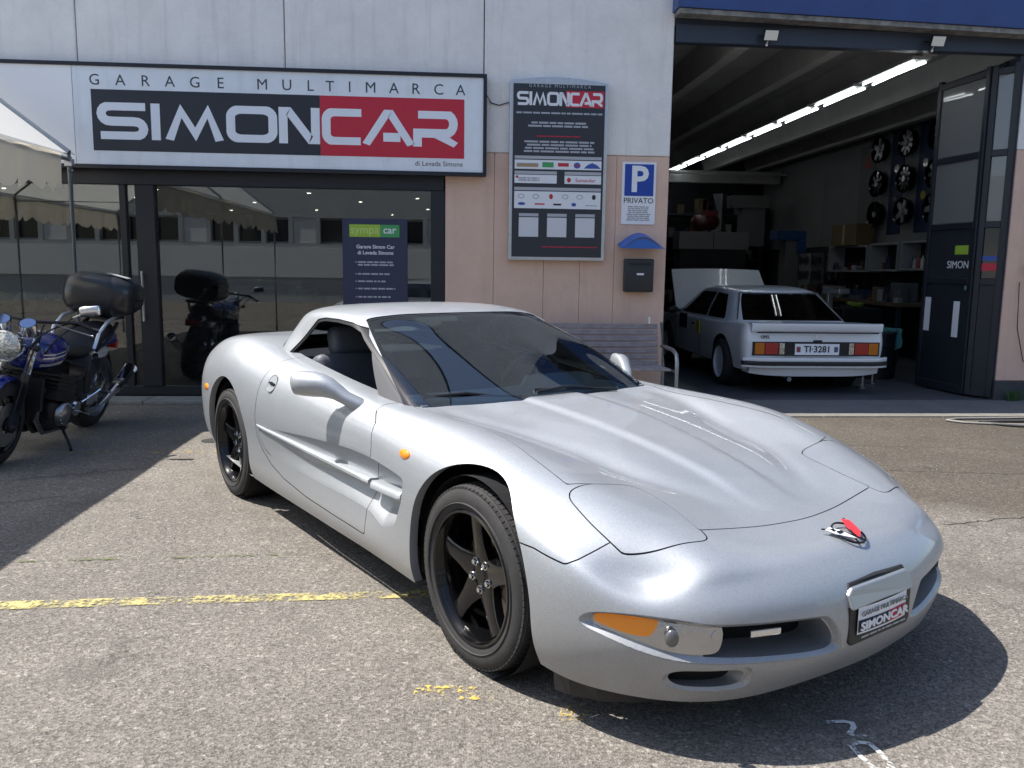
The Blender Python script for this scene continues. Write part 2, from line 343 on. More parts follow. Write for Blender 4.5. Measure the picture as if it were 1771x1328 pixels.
class Surf:
    def __init__(s,V,N,F): s.V=V; s.N=N; s.F=[tuple(f) for f in F]
    def sub(s,F): return Surf(s.V,s.N,F)
    def split(s,d):
        V=[*s.V]; N=[*s.N]; dv=list(d); cache={}; fin=[]; fout=[]; sg=d<0
        def cut(a,b):
            k=(a,b) if a<b else (b,a)
            if k not in cache:
                t=dv[a]/(dv[a]-dv[b]); V.append(V[a]+(V[b]-V[a])*t); n=N[a]+(N[b]-N[a])*t; N.append(n/np.linalg.norm(n)); dv.append(0.); cache[k]=len(V)-1
            return cache[k]
        for f in s.F:
            ins=[sg[i] for i in f]
            if all(ins): fin.append(f); continue
            if not any(ins): fout.append(f); continue
            pi=[];po=[]
            for j in range(len(f)):
                a,b=f[j],f[(j+1)%len(f)]
                (pi if sg[a] else po).append(a)
                if sg[a]!=sg[b]:
                    c=cut(a,b); pi.append(c); po.append(c)
            if len(pi)>2: fin.append(tuple(pi))
            if len(po)>2: fout.append(tuple(po))
        s2=Surf(np.array(V),np.array(N),[]); return s2.sub(fin),s2.sub(fout)
    def boundary(s):
        E={}
        for f in s.F:
            for j in range(len(f)):
                a,b=f[j],f[(j+1)%len(f)]; E[(a,b)]=1
        return [e for e in E if (e[1],e[0]) not in E]
    def compact(s):
        idx=sorted({i for f in s.F for i in f}); mp={i:k for k,i in enumerate(idx)}
        return s.V[idx],s.N[idx],[tuple(mp[i] for i in f) for f in s.F]
def surf_obj(name,parts,mat,parent,flange=None,flip=False,**tg):
    """parts: list of (V,N,F); N None = flat"""
    V=[];N=[];F=[];sm=[];b=0
    for (v,n,f) in parts:
        V+=list(v); N+=list(n) if n is not None else [None]*len(v); F+=[tuple(i+b for i in q) for q in f]; sm+=[True]*len(f); b+=len(v)
    I=WM[parent].inverted()@CM
    me=bpy.data.meshes.new(name); me.from_pydata([tuple(I@Vector(p)) for p in V],[],F); me.materials.append(mat)
    me.polygons.foreach_set('use_smooth',sm); me.update()
    R=I.to_3x3(); me.normals_split_custom_set_from_vertices([tuple(R@Vector(n)) if n is not None else (0,0,0) for n in N])
    o=bpy.data.objects.new(name,me); link(o,parent); return tag(o,**tg) if tg else o
def walls(S,depth_vec,edge_filter=None):
    """ruled strip from the boundary of S moved by depth_vec (array per vertex or one vector)"""
    E=S.boundary()
    if edge_filter is not None: E=[e for e in E if edge_filter(S.V[e[0]]) and edge_filter(S.V[e[1]])]
    D=np.broadcast_to(np.asarray(depth_vec),S.V.shape) if np.ndim(depth_vec)==1 else depth_vec
    V=[];N=[];F=[]
    for a,b in E:
        p,q=S.V[a],S.V[b]; k=len(V); V+=[p,q,q+D[b],p+D[a]]; n=np.cross(q-p,D[a]); l=np.linalg.norm(n); n=n/l if l>1e-9 else np.array([0,0,1.]); N+=[n]*4; F.append((k,k+1,k+2,k+3))
    return (np.array(V),np.array(N),F) if V else (np.zeros((0,3)),np.zeros((0,3)),[])
MASK=9.
def side(P,s): return np.stack([P[:,0],P[:,2]],1), (P[:,1]*s<.45)      # s=-1 right, +1 left ; masked where true
def dside(P,poly,s,vmin=.45):
    d=sdf_poly(P[:,[0,2]],poly); return np.where(P[:,1]*s<vmin,MASK,d)
def dplan(P,poly,s=1,wmin=.3,N=None):
    Q=np.stack([P[:,0],P[:,1]*s],1); d=sdf_poly(Q,poly); d=np.where(P[:,2]<wmin,MASK,d)
    if N is not None: d=np.where(N[:,2]<.02,MASK,d)
    return d
def dfront(P,poly,s=1,umin=.3,N=None):
    Q=np.stack([P[:,1]*s,P[:,2]],1); d=sdf_poly(Q,poly); return np.where(P[:,0]<umin,MASK,d)
# base surface
V,F=coupe_cage(); V=cc_fit(V,F)
for _ in range(4): V,F=cc_sub(V,F)
def sstep(a,b,x): t=np.clip((x-a)/(b-a),0,1); return t*t*(3-2*t)
# bonnet ridges
u,v,w=V[:,0].copy(),V[:,1].copy(),V[:,2].copy(); av=np.abs(v)
fade=sstep(-.95,-.6,u)*(1-sstep(.35,.66,u)); vr=.165-.06*sstep(-.5,.6,u); top=(w>.5)&(u>-.95)
bul=.011*(1-sstep(vr-.030,vr+.030,av))*fade
vv=.60-.20*sstep(-.6,.17,u)-.15*sstep(.17,.58,u); f2=sstep(-.85,-.4,u)*(1-sstep(.30,.62,u))
val=-.010*np.exp(-((av-vv)/.06)**2)*f2
V[:,2]+=np.where(top,bul+val,0)
N=vnormals(V,F); body=Surf(V,N,F)
# rear tail, front cove recess behind the wheel
COVE=[(-.45,.587),(-.58,.598),(-.77,.603),(-1.0,.600),(-1.25,.586),(-1.6,.56),(-2.05,.515),(-2.05,.44),(-1.9,.385),(-1.4,.372),(-1.02,.374),(-.78,.372),(-.64,.345),(-.54,.365),(-.49,.43),(-.45,.50),(-.437,.555)]
def cove_depth(P,N_):
    D=.062*(1-sstep(-1.75,-.50,-P[:,0]*-1)) if False else .058*np.clip((P[:,0]+1.95)/1.45,0,1)**1.35
    lo=np.interp(P[:,0],[-2.1,-1.9,-1.4,-1.0,-.78,-.64,-.54,-.44],[.44,.38,.365,.365,.36,.335,.37,.44]); hi=np.interp(P[:,0],[-2.1,-1.6,-1.25,-1.0,-.77,-.45],[.52,.56,.586,.60,.603,.587])
    t=np.clip((P[:,2]-lo)/(hi-lo),0,1); prof=sstep(0,.42,t)
    front=sstep(-.52,-.47,P[:,0]); prof=np.maximum(prof,front*sstep(.0,.10,P[:,2]-lo)*.8)
    return D*prof
cove_pieces=[]
def refine(S,cond,keep_n=True):
    V=[*S.V];N=[*S.N];E={};out=[]
    def mid(a,b):
        k=(min(a,b),max(a,b))
        if k not in E: V.append((V[a]+V[b])/2); n=N[a]+N[b]; N.append(n/max(np.linalg.norm(n),1e-9)); E[k]=len(V)-1
        return E[k]
    for f in S.F:
        c=sum(S.V[i] for i in f)/len(f)
        if len(f)==4 and cond(c):
            m=[mid(f[i],f[(i+1)%4]) for i in range(4)]; V.append((V[m[0]]+V[m[2]])/2); n=N[m[0]]+N[m[2]]+N[m[1]]+N[m[3]]; N.append(n/np.linalg.norm(n)); q=len(V)-1
            out+=[(f[0],m[0],q,m[3]),(f[1],m[1],q,m[0]),(f[2],m[2],q,m[1]),(f[3],m[3],q,m[2])]
        else: out.append(f)
    return Surf(np.array(V),np.array(N),out)
body=refine(body,lambda c:abs(c[1])>.8 and -2.15<c[0]<-.38 and .30<c[2]<.64)
for s in (-1,1):
    cin,body=body.split(dside(body.V,smooth_poly(COVE,5),s))
    body.V=cin.V; body.N=cin.N
    cove_pieces.append((s,cin))
    dv=np.zeros_like(body.V); dep=cove_depth(body.V,None); dv[:,1]=-s*dep; 
    idx=np.array(sorted({i for f in cin.F for i in f}))
    W=Surf(body.V,body.N,cin.F); wl=walls(W,dv)
    V2=body.V.copy(); V2[idx]+=dv[idx]
    # append moved copy of the inner faces + the walls to one surface
    n0=len(body.V); Vn=V2[idx]; mp={i:n0+k for k,i in enumerate(idx)}; newF=[tuple(mp[i] for i in f) for f in cin.F]
    vi=Vn; nn=np.zeros((len(vi),3)); loc={i:k for k,i in enumerate(idx)}
    for f in cin.F:
        q=[loc[i] for i in f]; a=vi[q[2]]-vi[q[0]]; b=vi[q[-1]]-vi[q[1]]; c=np.cross(a,b)
        for i in q: nn[i]+=c
    nn/=np.maximum(np.linalg.norm(nn,axis=1,keepdims=True),1e-12)
    n1=n0+len(Vn); wV,wN,wF=wl; 
    if s==1: pass
    body=Surf(np.concatenate([body.V,Vn,wV]),np.concatenate([body.N,nn,wN]),body.F+newF+[tuple(n1+i for i in f) for f in wF])
# wheel arches
AF=(0.005,.338,.385); AR=(-2.654,.342,.385)
def darch(P,a):
    du=P[:,0]-a[0]; dw=P[:,2]-a[1]; r=np.where(dw>0,np.hypot(du,dw),np.abs(du)+0*dw); return np.where(np.abs(P[:,1])<.74,MASK,r-a[2])
def arch(body,a):
    fin,out=body.split(darch(body.V,a)); return fin,out
lips=[]
for a in (AF,AR):
    fin,body=arch(body,a)
    for s in (-1,1):
        # flange turned inwards along the cut
        E=[e for e in fin.boundary() if fin.V[e[0],1]*s>0 and fin.V[e[0],2]>.19]
        vs_=[];ns=[];fs=[]
        for i,j in E:
            p,q=fin.V[i],fin.V[j]; k=len(vs_)
            def inw(x): return x+np.array([0,-s*.035,0])
            c=np.array([a[0],0,a[1]]); m=(p+q)/2-c; m[1]=0; m/=-np.linalg.norm(m)
            vs_+=[p,q,inw(q),inw(p)]; ns+=[m]*4; fs.append((k,k+1,k+2,k+3))
        lips.append((np.array(vs_),np.array(ns),fs))
# opening for the cabin
CAB=smooth_poly([(-.70,0),(-.73,.35),(-.83,.60),(-1.3,.68),(-2.0,.66),(-2.35,.60),(-2.72,.45),(-2.80,0),(-2.72,-.45),(-2.35,-.60),(-2.0,-.66),(-1.3,-.68),(-.83,-.60),(-.73,-.35)],6)
_,body=body.split(dplan(body.V,CAB,1,.5))
HOOD=smooth_poly([(-.66,0),(-.69,.25),(-.755,.50),(-.80,.66),(-.72,.685),(-.60,.655),(-.40,.650),(-.15,.665),(.08,.700),(.29,.712),(.318,.62),(.345,.47),(.50,.452),(.645,.47),(.665,.31),(.688,.15),(.700,0)]+
  [(.688,-.15),(.665,-.31),(.645,-.47),(.50,-.452),(.345,-.47),(.318,-.62),(.29,-.712),(.08,-.700),(-.15,-.665),(-.40,-.650),(-.60,-.655),(-.72,-.685),(-.80,-.66),(-.755,-.50),(-.69,-.25)],6,sharp=(9,13,19,23))
HL=smooth_poly([(.345,.455),(.47,.444),(.59,.457),(.672,.472),(.695,.50),(.685,.56),(.655,.65),(.605,.728),(.575,.748),(.49,.760),(.40,.757),(.345,.745),(.320,.705),(.318,.60),(.325,.50)],5)
DOOR=[(-.93,.88),(-.875,.775),(-.805,.741),(-.765,.656),(-.763,.60),(-.773,.531),(-.796,.449),(-.808,.37),(-.806,.262),(-1.1,.262),(-1.457,.270),(-1.763,.298),(-1.93,.338),(-2.05,.395),(-2.118,.46),(-2.125,.569),(-2.105,.70),(-2.08,.80),(-2.05,.88),(-2.0,.99),(-1.0,.99)]
BUMP=[(.575,.60),(.552,.588),(.540,.565),(.528,.545),(.505,.529),(.45,.539),(.388,.551),(.30,.552),(.28,0),(1.5,0),(1.5,.9),(.60,.9)]
def cutpanel(body,dfn,g=.0022):
    d=dfn(body.V,body.N); pin,rest=body.split(d+g); d2=dfn(rest.V,rest.N); strip,rest2=rest.split(d2-g)
    return pin,strip,rest2
strips=[];panels=[]
def take(name,dfn,parent_label=None):
    global body
    pin,strip,body=cutpanel(body,dfn); strips.append(strip); panels.append((name,pin))
take('bonnet',lambda P,N_:np.where(P[:,2]<.5,MASK,dplan(P,HOOD,1,.4)))
for s in (-1,1): take('headlamp_cover',lambda P,N_:dplan(P,HL,s,.5))
for s in (-1,1): take('door',lambda P,N_:np.where(P[:,1]*s<.60,MASK,dside(P,DOOR,s)))
take('front_bumper',lambda P,N_:sdf_poly(P[:,[0,2]],BUMP))
# recesses in the bumper
LAMP=smooth_poly([(.595,.389),(.606,.408),(.68,.416),(.76,.411),(.847,.402),(.853,.322),(.812,.311),(.765,.320),(.715,.340),(.650,.358),(.600,.366)],5)
GRI=smooth_poly([(.640,.392),(.53,.390),(.31,.379),(.258,.362),(.218,.300),(.252,.276),(.46,.290),(.642,.304)],6,sharp=(0,7))
DUC=smooth_poly([(.710,.242),(.69,.256),(.64,.259),(.544,.256),(.525,.232),(.548,.205),(.657,.203),(.697,.216)],5)
bumper=dict(panels)['front_bumper']; panels=[p for p in panels if p[0]!='front_bumper']
for _ in range(2): bumper=refine(bumper,lambda c:c[0]>.52 and c[2]<.45 and c[2]>.17)
MOUTH=[(.585,.398),(.603,.416),(.68,.424),(.76,.420),(.85,.408),(.905,.402),(.965,.388),(.983,.365),(.992,.30),(.985,.262),(.93,.272),(.86,.283),(.80,.290),(.75,.303),(.69,.325),(.62,.352),(.588,.368)]
def dish(surf,dfn,depth,width):
    d=dfn(surf.V); pin,out=surf.split(d); d=dfn(pin.V); inner,ring=pin.split(d+width)
    ids=set(i for f in inner.F+ring.F for i in f); V2=inner.V.copy(); dd=dfn(V2); N2=inner.N.copy()
    for i in ids: 
        t=min(max(-dd[i]/width,0),1); V2[i]=V2[i]+depth(V2[i],N2[i])*t
    acc={i:np.zeros(3) for i in ids}
    for f in inner.F+ring.F:
        q=[V2[i] for i in f]; c=sum((np.cross(q[k]-q[0],q[k+1]-q[0]) for k in range(1,len(q)-1)),np.zeros(3))
        for i in f: acc[i]+=c
    for i in ids:
        l=np.linalg.norm(acc[i]); 
        if l>0 and dd[i]<-.002: N2[i]=acc[i]/l
    k=len(V2); return Surf(V2,N2,out.F+inner.F+ring.F)
# soft groove that holds lamp and intake
MB0=[(.640,.408),(.53,.404),(.31,.392),(.245,.375),(.200,.300),(.228,.262),(.46,.276),(.60,.286),(.70,.292),(.78,.312),(.85,.345),(.885,.368),(.884,.396),(.86,.416),(.80,.424),(.72,.420)]
for s in (-1,1):
    bumper=dish(bumper,lambda P:np.where((P[:,0]<.45),MASK,sdf_poly(np.stack([P[:,1]*s,P[:,2]],1),smooth_poly(MB0,4))),lambda p,n:-n*.020*(1 if True else 0),.014)
    D2=[(.730,.240),(.70,.268),(.64,.272),(.530,.270),(.505,.232),(.530,.193),(.660,.190),(.715,.206)]
    bumper=dish(bumper,lambda P:np.where((P[:,0]<.45),MASK,sdf_poly(np.stack([P[:,1]*s,P[:,2]],1),smooth_poly(D2,4))),lambda p,n:-n*.012,.010)

rec=[]
for s in (-1,1):
    for kind,poly,dep in (('lamp',LAMP,.010),('grille',GRI,.13),('duct',DUC,.05)):
        if kind=='lamp': dfn=lambda P:np.where((P[:,1]*s<.3),MASK,sdf_poly(P[:,[0,2]],poly))
        else: dfn=lambda P:np.where(P[:,0]<.6,MASK,sdf_poly(np.stack([P[:,1]*s,P[:,2]],1),poly))
        pin,bumper=bumper.split(dfn(bumper.V)); 
        dirv={'lamp':np.array([.15,.12*s,0]),'grille':np.array([-1,-.15*s,0.]),'duct':np.array([-1,0,0.])}[kind]*dep
        rec.append((s,kind,pin,dirv))
B=surf_obj('front_bumper',[bumper.compact()]+[walls(p,d) for s,k,p,d in rec],M['paint'],CAR)
for s,k,p,d in rec:
    v_,n_,f_=p.compact()
    if k=='lamp':
        v2=v_+d; q=Surf(v2,n_,f_)
        AMB=smooth_poly([(.590,.385),(.600,.400),(.632,.413),(.685,.414),(.742,.407),(.741,.375),(.727,.358),(.69,.359),(.645,.368)],4)
        ai,ao=q.split(sdf_poly(v2[:,[0,2]],AMB)); 
        L_=surf_obj('lamp_lens',[ao.compact()],M['clear'],B,label='clear fog lamp lens')
        m_=MB(); m_.v=[]; m_.ell((.792,s*.733,.368),(.012,.020,.026),18,10,Matrix.Rotation(s*.7,4,'Z'));  m_.v=[CM@Vector(p) for p in m_.v]; m_.obj('lamp_bulb',mat('bulb_grey',(.16,.16,.165),.25,.6) if 'bulb_grey' not in bpy.data.materials else bpy.data.materials['bulb_grey'],B,smooth=80)
        surf_obj('turn_signal_lens',[ai.compact()],M['amber'],B,label='amber turn signal lens')
    else:
        surf_obj('intake_back',[(v_+d,n_,f_)],M['cavity'],B)
        
body_obj=surf_obj('body',[body.compact()]+lips,M['paint'],CAR)
# dark gap under the shut lines
gp=[]
for st in strips:
    v_,n_,f_=st.compact()
    if len(v_): gp.append((v_-n_*.011,n_,f_))
surf_obj('shut_line',gp,M['gap'],CAR)
for name,p in panels:
    v_,n_,f_=p.compact(); wl=walls(Surf(v_,n_,f_),-n_*.010); o=surf_obj(name,[(v_,n_,f_),wl],M['paint'],CAR)
    if name=='door': 
        if v_[:,1].mean()<0: door_r=o
        else: door_l=o
    if name=='bonnet': bonnet=o
Vs,Fs=coupe_cage(); Vs=cc_fit(Vs,Fs)
for _ in range(3): Vs,Fs=cc_sub(Vs,Fs)
sh=Surf(Vs,vnormals(Vs,Fs),Fs); _,sh=sh.split(dplan(sh.V,CAB,1,.5)-.02); 
for a in (AF,AR): _,sh=sh.split(darch(sh.V,(a[0],a[1],a[2]+.01)))
_,sh=sh.split(np.where(sh.V[:,0]>.45,sh.V[:,2]-.46,MASK)); _,sh=sh.split(np.where((sh.V[:,2]<.66)&(np.abs(sh.V[:,1])>.8)&(sh.V[:,0]<-.3)&(sh.V[:,0]>-2.3),-1,MASK).astype(float))
v_,n_,f_=sh.compact(); surf_obj('light_block_shell',[(v_-n_*.024,n_,f_)],M['cavity'],CAR)  # black shell added under the panels to stop sun leaking through the gaps
# ---- greenhouse
def cabin_cage():
    T=[(-2.38,[(0,1.150),(.22,1.148),(.40,1.138),(.50,1.112)]),(-2.15,[(0,1.176),(.22,1.172),(.41,1.160),(.525,1.136)]),
       (-1.85,[(0,1.189),(.22,1.185),(.41,1.172),(.54,1.146)]),(-1.64,[(0,1.178),(.22,1.174),(.41,1.161),(.54,1.138)]),(-1.475,[(0,1.150),(.22,1.147),(.41,1.135),(.535,1.116)])]
    du=[0,0,-.02,-.06]; top=[[(u+(du[c] if i==4 else 0),v,w) for c,(v,w) in enumerate(r)] for i,(u,r) in enumerate(T)]
    S=[[(-2.375,.560,1.055),(-2.40,.622,.965),(-2.44,.66,.895),(-2.47,.68,.82)],[(-2.15,.585,1.090),(-2.16,.635,.985),(-2.18,.685,.89),(-2.18,.70,.81)],
       [(-1.85,.598,1.102),(-1.84,.650,.985),(-1.83,.702,.87),(-1.82,.715,.79)],[(-1.62,.598,1.095),(-1.57,.652,.98),(-1.50,.706,.85),(-1.48,.72,.77)],
       [(-1.40,.588,1.058),(-1.14,.652,.955),(-.90,.697,.83),(-.80,.712,.77)]]
    rear=[[(-2.55,v,1.085-dz),(-2.72+du,v*1.04,1.005-dz),(-2.85+du,v*1.06,.935),(-2.92+du,v*1.06,.88)] for v,dz,du in ((0,0,0),(.23,.003,.01),(.42,.015,.06))]
    front=[[(-1.30,0,1.083),(-.98,0,.945),(-.68,0,.815),(-.60,0,.775)],[(-1.31,.225,1.079),(-1.0,.24,.942),(-.70,.25,.813),(-.62,.25,.773)],[(-1.355,.435,1.067),(-1.06,.485,.935),(-.775,.525,.81),(-.69,.535,.77)]]
    return box_cage(top,S,rear,front)
V,F=cabin_cage(); V=cc_fit(V,F)
for _ in range(4): V,F=cc_sub(V,F)
gh=Surf(V,vnormals(V,F),F)
WS=smooth_poly([(-1.478,0),(-1.485,.22),(-1.515,.40),(-1.548,.520),(-1.50,.545),(-1.36,.585),(-1.12,.648),(-.88,.694),(-.66,.715),(-.55,.5),(-.5,0),(-.55,-.5),(-.66,-.715),(-.88,-.694),(-1.12,-.648),(-1.36,-.585),(-1.50,-.545),(-1.548,-.520),(-1.515,-.40),(-1.485,-.22)],5)
RW=smooth_poly([(-2.45,0),(-2.44,.36),(-2.415,.47),(-2.385,.55),(-2.370,.62),(-2.40,.75),(-3.2,.75),(-3.2,-.75),(-2.40,-.75),(-2.370,-.62),(-2.385,-.55),(-2.415,-.47),(-2.44,-.36)],5)
SW=[(-1.385,1.052),(-1.46,1.085),(-1.58,1.106),(-1.75,1.114),(-1.92,1.112),(-2.02,1.098),(-2.06,1.06),(-2.25,.875),(-2.23,.82),(-2.23,.70),(-.66,.70),(-.885,.845),(-1.14,.962)]
wsi,gh=gh.split(dplan(gh.V,WS,1,.3)); rwi,gh=gh.split(dplan(gh.V,RW,1,.3))
sidewin=[]
for s in (-1,1):
    a,gh=gh.split(dside(gh.V,SW,s,.40)); sidewin.append((s,a))
roof=surf_obj('roof',[gh.compact()],M['paint'],CAR)
v_,n_,f_=gh.compact(); q=Surf(v_,n_,f_); surf_obj('roof_lining',[(v_-n_*.022,-n_,[f[::-1] for f in f_]),walls(q,-n_*.022,lambda p:p[2]>.8)],M['black'],CAR)
# windscreen: frit band round the edge, tinted band at the top
d=dplan(wsi.V,WS,1,.3); wi,wf=wsi.split(d+.022)
v_,n_,f_=wi.compact(); WSO=surf_obj('windscreen',[(v_-n_*.004,n_,f_)],M['wind'],CAR); v_,n_,f_=wf.compact(); surf_obj('frit_band',[(v_-n_*.003,n_,f_)],M['frit'],WSO)
v_,n_,f_=rwi.compact(); surf_obj('rear_window',[(v_-n_*.004,n_,f_)],M['rearglass'],CAR)
for s,a in sidewin:
    dd=dside(a.V,SW,s,.40); ai,ao=a.split(dd+.016); v_,n_,f_=ao.compact(); surf_obj('window_seal',[(v_-n_*.006,n_,f_)],M['black'],CAR)
    # small fixed quarter trim at the front, glass behind (the near window is wound down)
    TR=[(-.6,1.3),(-.6,.6),(-1.02,.6),(-1.12,.80),(-1.30,1.02),(-1.36,1.3)]
    ti,tg_=ai.split(dside(ai.V,[(-.5,1.3),(-.5,.6),(-1.01,.6),(-1.04,.80),(-1.31,1.03),(-1.31,1.3)],s,.4)); v_,n_,f_=ti.compact(); surf_obj('quarter_trim',[(v_-n_*.008,n_,f_)],mat('quarter_trim_grey',(.10,.10,.105),.35) if s<0 else bpy.data.materials['quarter_trim_grey'],CAR)
    if s>0: v_,n_,f_=tg_.compact(); surf_obj('side_window',[(v_-n_*.008,n_,f_)],M['sideglass'],CAR)
def C(u,v,w): return CM@Vector((u,v,w))
def cmb(): return MB()
def cobj(mb,name,mat_,parent=CAR,**k):
    mb.v=[CM@Vector(p) for p in mb.v]; return mb.obj(name,mat_,parent,**k)
# roof gutter / pillar line
# cowl and wipers
m=MB(); m.prism([(-.86,-.66),(-.78,-.52),(-.70,-.25),(-.675,0),(-.70,.25),(-.78,.52),(-.86,.66),(-.60,.60),(-.50,0),(-.60,-.60)],lambda a,b,h:(a,b,h),.72,.772); cobj(m,'cowl',M['black'])
for s,p0,p1 in ((-1,(-.70,-.12,.800),(-.84,-.60,.822)),(1,(-.70,.42,.800),(-.70,-.08,.826))):
    m=MB(); m.tube([p0,(p0[0]*.4+p1[0]*.6-.01,p0[1]*.4+p1[1]*.6,p1[2]+.01),p1],.007,8); m.tube([(p0[0]-.02,p0[1],p0[2]+.004),(p1[0]-.02,p1[1],p1[2]+.008)],.006,6); cobj(m,'wiper',M['black'])
# interior
m=MB(); m.box(-2.75,-.75,-.62,.62,.20,.24); m.box(-2.75,-.75,-.66,-.63,.2,.80); m.box(-2.75,-.75,.63,.66,.2,.80); m.box(-.78,-.75,-.62,.62,.2,.72); m.box(-2.9,-2.25,-.6,.6,.24,.86); cobj(m,'cabin_floor',mat('cabin_trim_dark',(.12,.13,.145),.8))
m=MB(); m.prism([(-.72,.775),(-.95,.800),(-1.08,.795),(-1.16,.76),(-1.17,.60),(-.78,.55)],lambda a,b,h:(a,h,b),-.63,.63); DS=cobj(m,'dashboard',M['dash'],bevel=.02,seg=3,smooth=True)
m=MB(); m.prism([(-.98,.79),(-1.05,.835),(-1.16,.835),(-1.21,.77),(-1.18,.66)],lambda a,b,h:(a,h,b),.18,.56); cobj(m,'instrument_hood',M['dash'],DS,bevel=.02,seg=3,smooth=True)
m=MB(); R_=Matrix.Translation((-1.36,.37,.78))@Matrix.Rotation(math.radians(-62),4,'Y')
m.tube([R_@Vector((.175*math.cos(t),.175*math.sin(t),0)) for t in np.linspace(0,2*PI,32,endpoint=False)],.015,8,closed=True)
for t in (0,2.2,4.1): m.tube([R_@Vector((0,0,-.02)),R_@Vector((.175*math.cos(t),.175*math.sin(t),0))],.016,6)
m.ell(R_@Vector((0,0,-.015)),(.06,.06,.05),12,8); m.tube([R_@Vector((0,0,-.02)),(-1.1,.37,.66)],.03,8); cobj(m,'steering_wheel',M['leather'],smooth=True)
for s in (-1,1):
    m=MB(); Q=Matrix.Translation((-2.02,s*.37,.70))@Matrix.Rotation(math.radians(-14),4,'Y')
    m.box(-.07,.07,-.24,.24,-.30,.20,Q); m.box(-.06,.06,-.13,.13,.19,.36,Q); m.box(-.04,.52,-.25,.25,.30-.68,.42-.66,Matrix.Translation((-2.0,s*.37,.72))); cobj(m,'seat',M['leather'],bevel=.045,seg=3,smooth=True)
m=MB(); m.cbox((-1.50,0,1.075),(.03,.22,.06)); m.tube([(-1.50,0,1.09),(-1.48,0,1.13)],.01,6); cobj(m,'rear_view_mirror',M['black'],bevel=.012)
m=MB(); m.prism([(-1.33,.935),(-1.43,.95),(-1.5,.93),(-1.45,.80),(-1.2,.76)],lambda a,b,h:(a,b*0+.50*(1 if h>0 else 1)+h*0,b),0,0) if False else None
# door mirrors
for s in (-1,1):
    m=MB(); nt=28; path=[(-1.302,-1.014,.858,.034,.030),(-1.300,-1.011,.859,.048,.044),(-1.288,-1.000,.860,.060,.053),(-1.258,-.978,.861,.066,.057),(-1.220,-.951,.860,.067,.057),(-1.186,-.926,.856,.062,.053),(-1.156,-.903,.846,.052,.046),(-1.126,-.878,.829,.044,.036),(-1.098,-.853,.806,.042,.030),(-1.078,-.823,.786,.050,.032),(-1.06,-.79,.765,.055,.035)]
    P3=[Vector((a-(.06 if s>0 else 0)*min(1,max(0,(abs(b)-.85)*8)),b*-s,c-(.022 if s>0 else 0)*min(1,max(0,(abs(b)-.85)*8)))) for a,b,c,_,_ in path]; V_=[]
    for i,(p,q) in enumerate(zip(P3,path)):
        d=(P3[min(i+1,len(P3)-1)]-P3[max(i-1,0)]).normalized(); up=(Vector((0,0,1))-d*d.z).normalized(); fw=Vector((1,0,0)); fw=(fw-d*fw.dot(d)-up*fw.dot(up)).normalized()
        for k in range(nt):
            a=2*PI*k/nt; x=math.cos(a); z=math.sin(a); x=math.copysign(abs(x)**.85,x); z=math.copysign(abs(z)**.85,z)
            V_.append(p+fw*x*q[3]*(.45 if x<0 else 1)+up*z*q[4])
    L_=len(P3); m.add(V_,[(i*nt+k,i*nt+(k+1)%nt,(i+1)*nt+(k+1)%nt,(i+1)*nt+k) for i in range(L_-1) for k in range(nt)]+[tuple(range(nt))])
    mi=cobj(m,'door_mirror',M['paint'],smooth=80)
    m=MB(); m.ell((-1.275,s*.965,.862),(.006,.075,.045),16,8,Matrix.Rotation(s*.75,4,'Z')); cobj(m,'mirror_glass',M['chrome'],mi,smooth=80)
# belt moulding
def yside(uu,ww,s):
    d=(body_pts[:,0]-uu)**2+(body_pts[:,2]-ww)**2; i=np.argsort(d)[:4]; w_=1/(d[i]+1e-6); return s*float((body_pts[i,1]*w_).sum()/w_.sum())
V0,F0=coupe_cage(); V0=cc_fit(V0,F0)
for _ in range(4): V0,F0=cc_sub(V0,F0)
body_pts=V0[V0[:,1]>.6]
def mould(name,p,parent,s,h=.026):
    m=MB(); ring=[]
    n=24
    for i in range(n+1):
        t=i/n; uu=np.interp(t,[0,.5,1],[q[0] for q in p]); ww=np.interp(t,[0,.5,1],[q[1] for q in p]); y=abs(yside(uu,ww,1)); e=min(1,min(t,1-t)*14+.25)
        hh=h*np.interp(t,[0,1],[.55,1] if name=='side_moulding' and p[0][0]<-1.8 else [1,1])
        ring+=[(uu,s*(y-.006),ww+hh*.62),(uu,s*(y+.010*e),ww+hh*.30),(uu,s*(y+.012*e),ww-hh*.15),(uu,s*(y-.01),ww-hh*.42),(uu,s*(y-.064),ww-hh*.36),(uu,s*(y-.064),ww+hh*.5)]
    F_=[(i*6+k,i*6+(k+1)%6,(i+1)*6+(k+1)%6,(i+1)*6+k) for i in range(n) for k in range(6)]+[(0,1,2,3,4,5),tuple(n*6+k for k in (5,4,3,2,1,0))]
    m.add(ring,F_); cobj(m,name,M['paint'],parent,smooth=50)
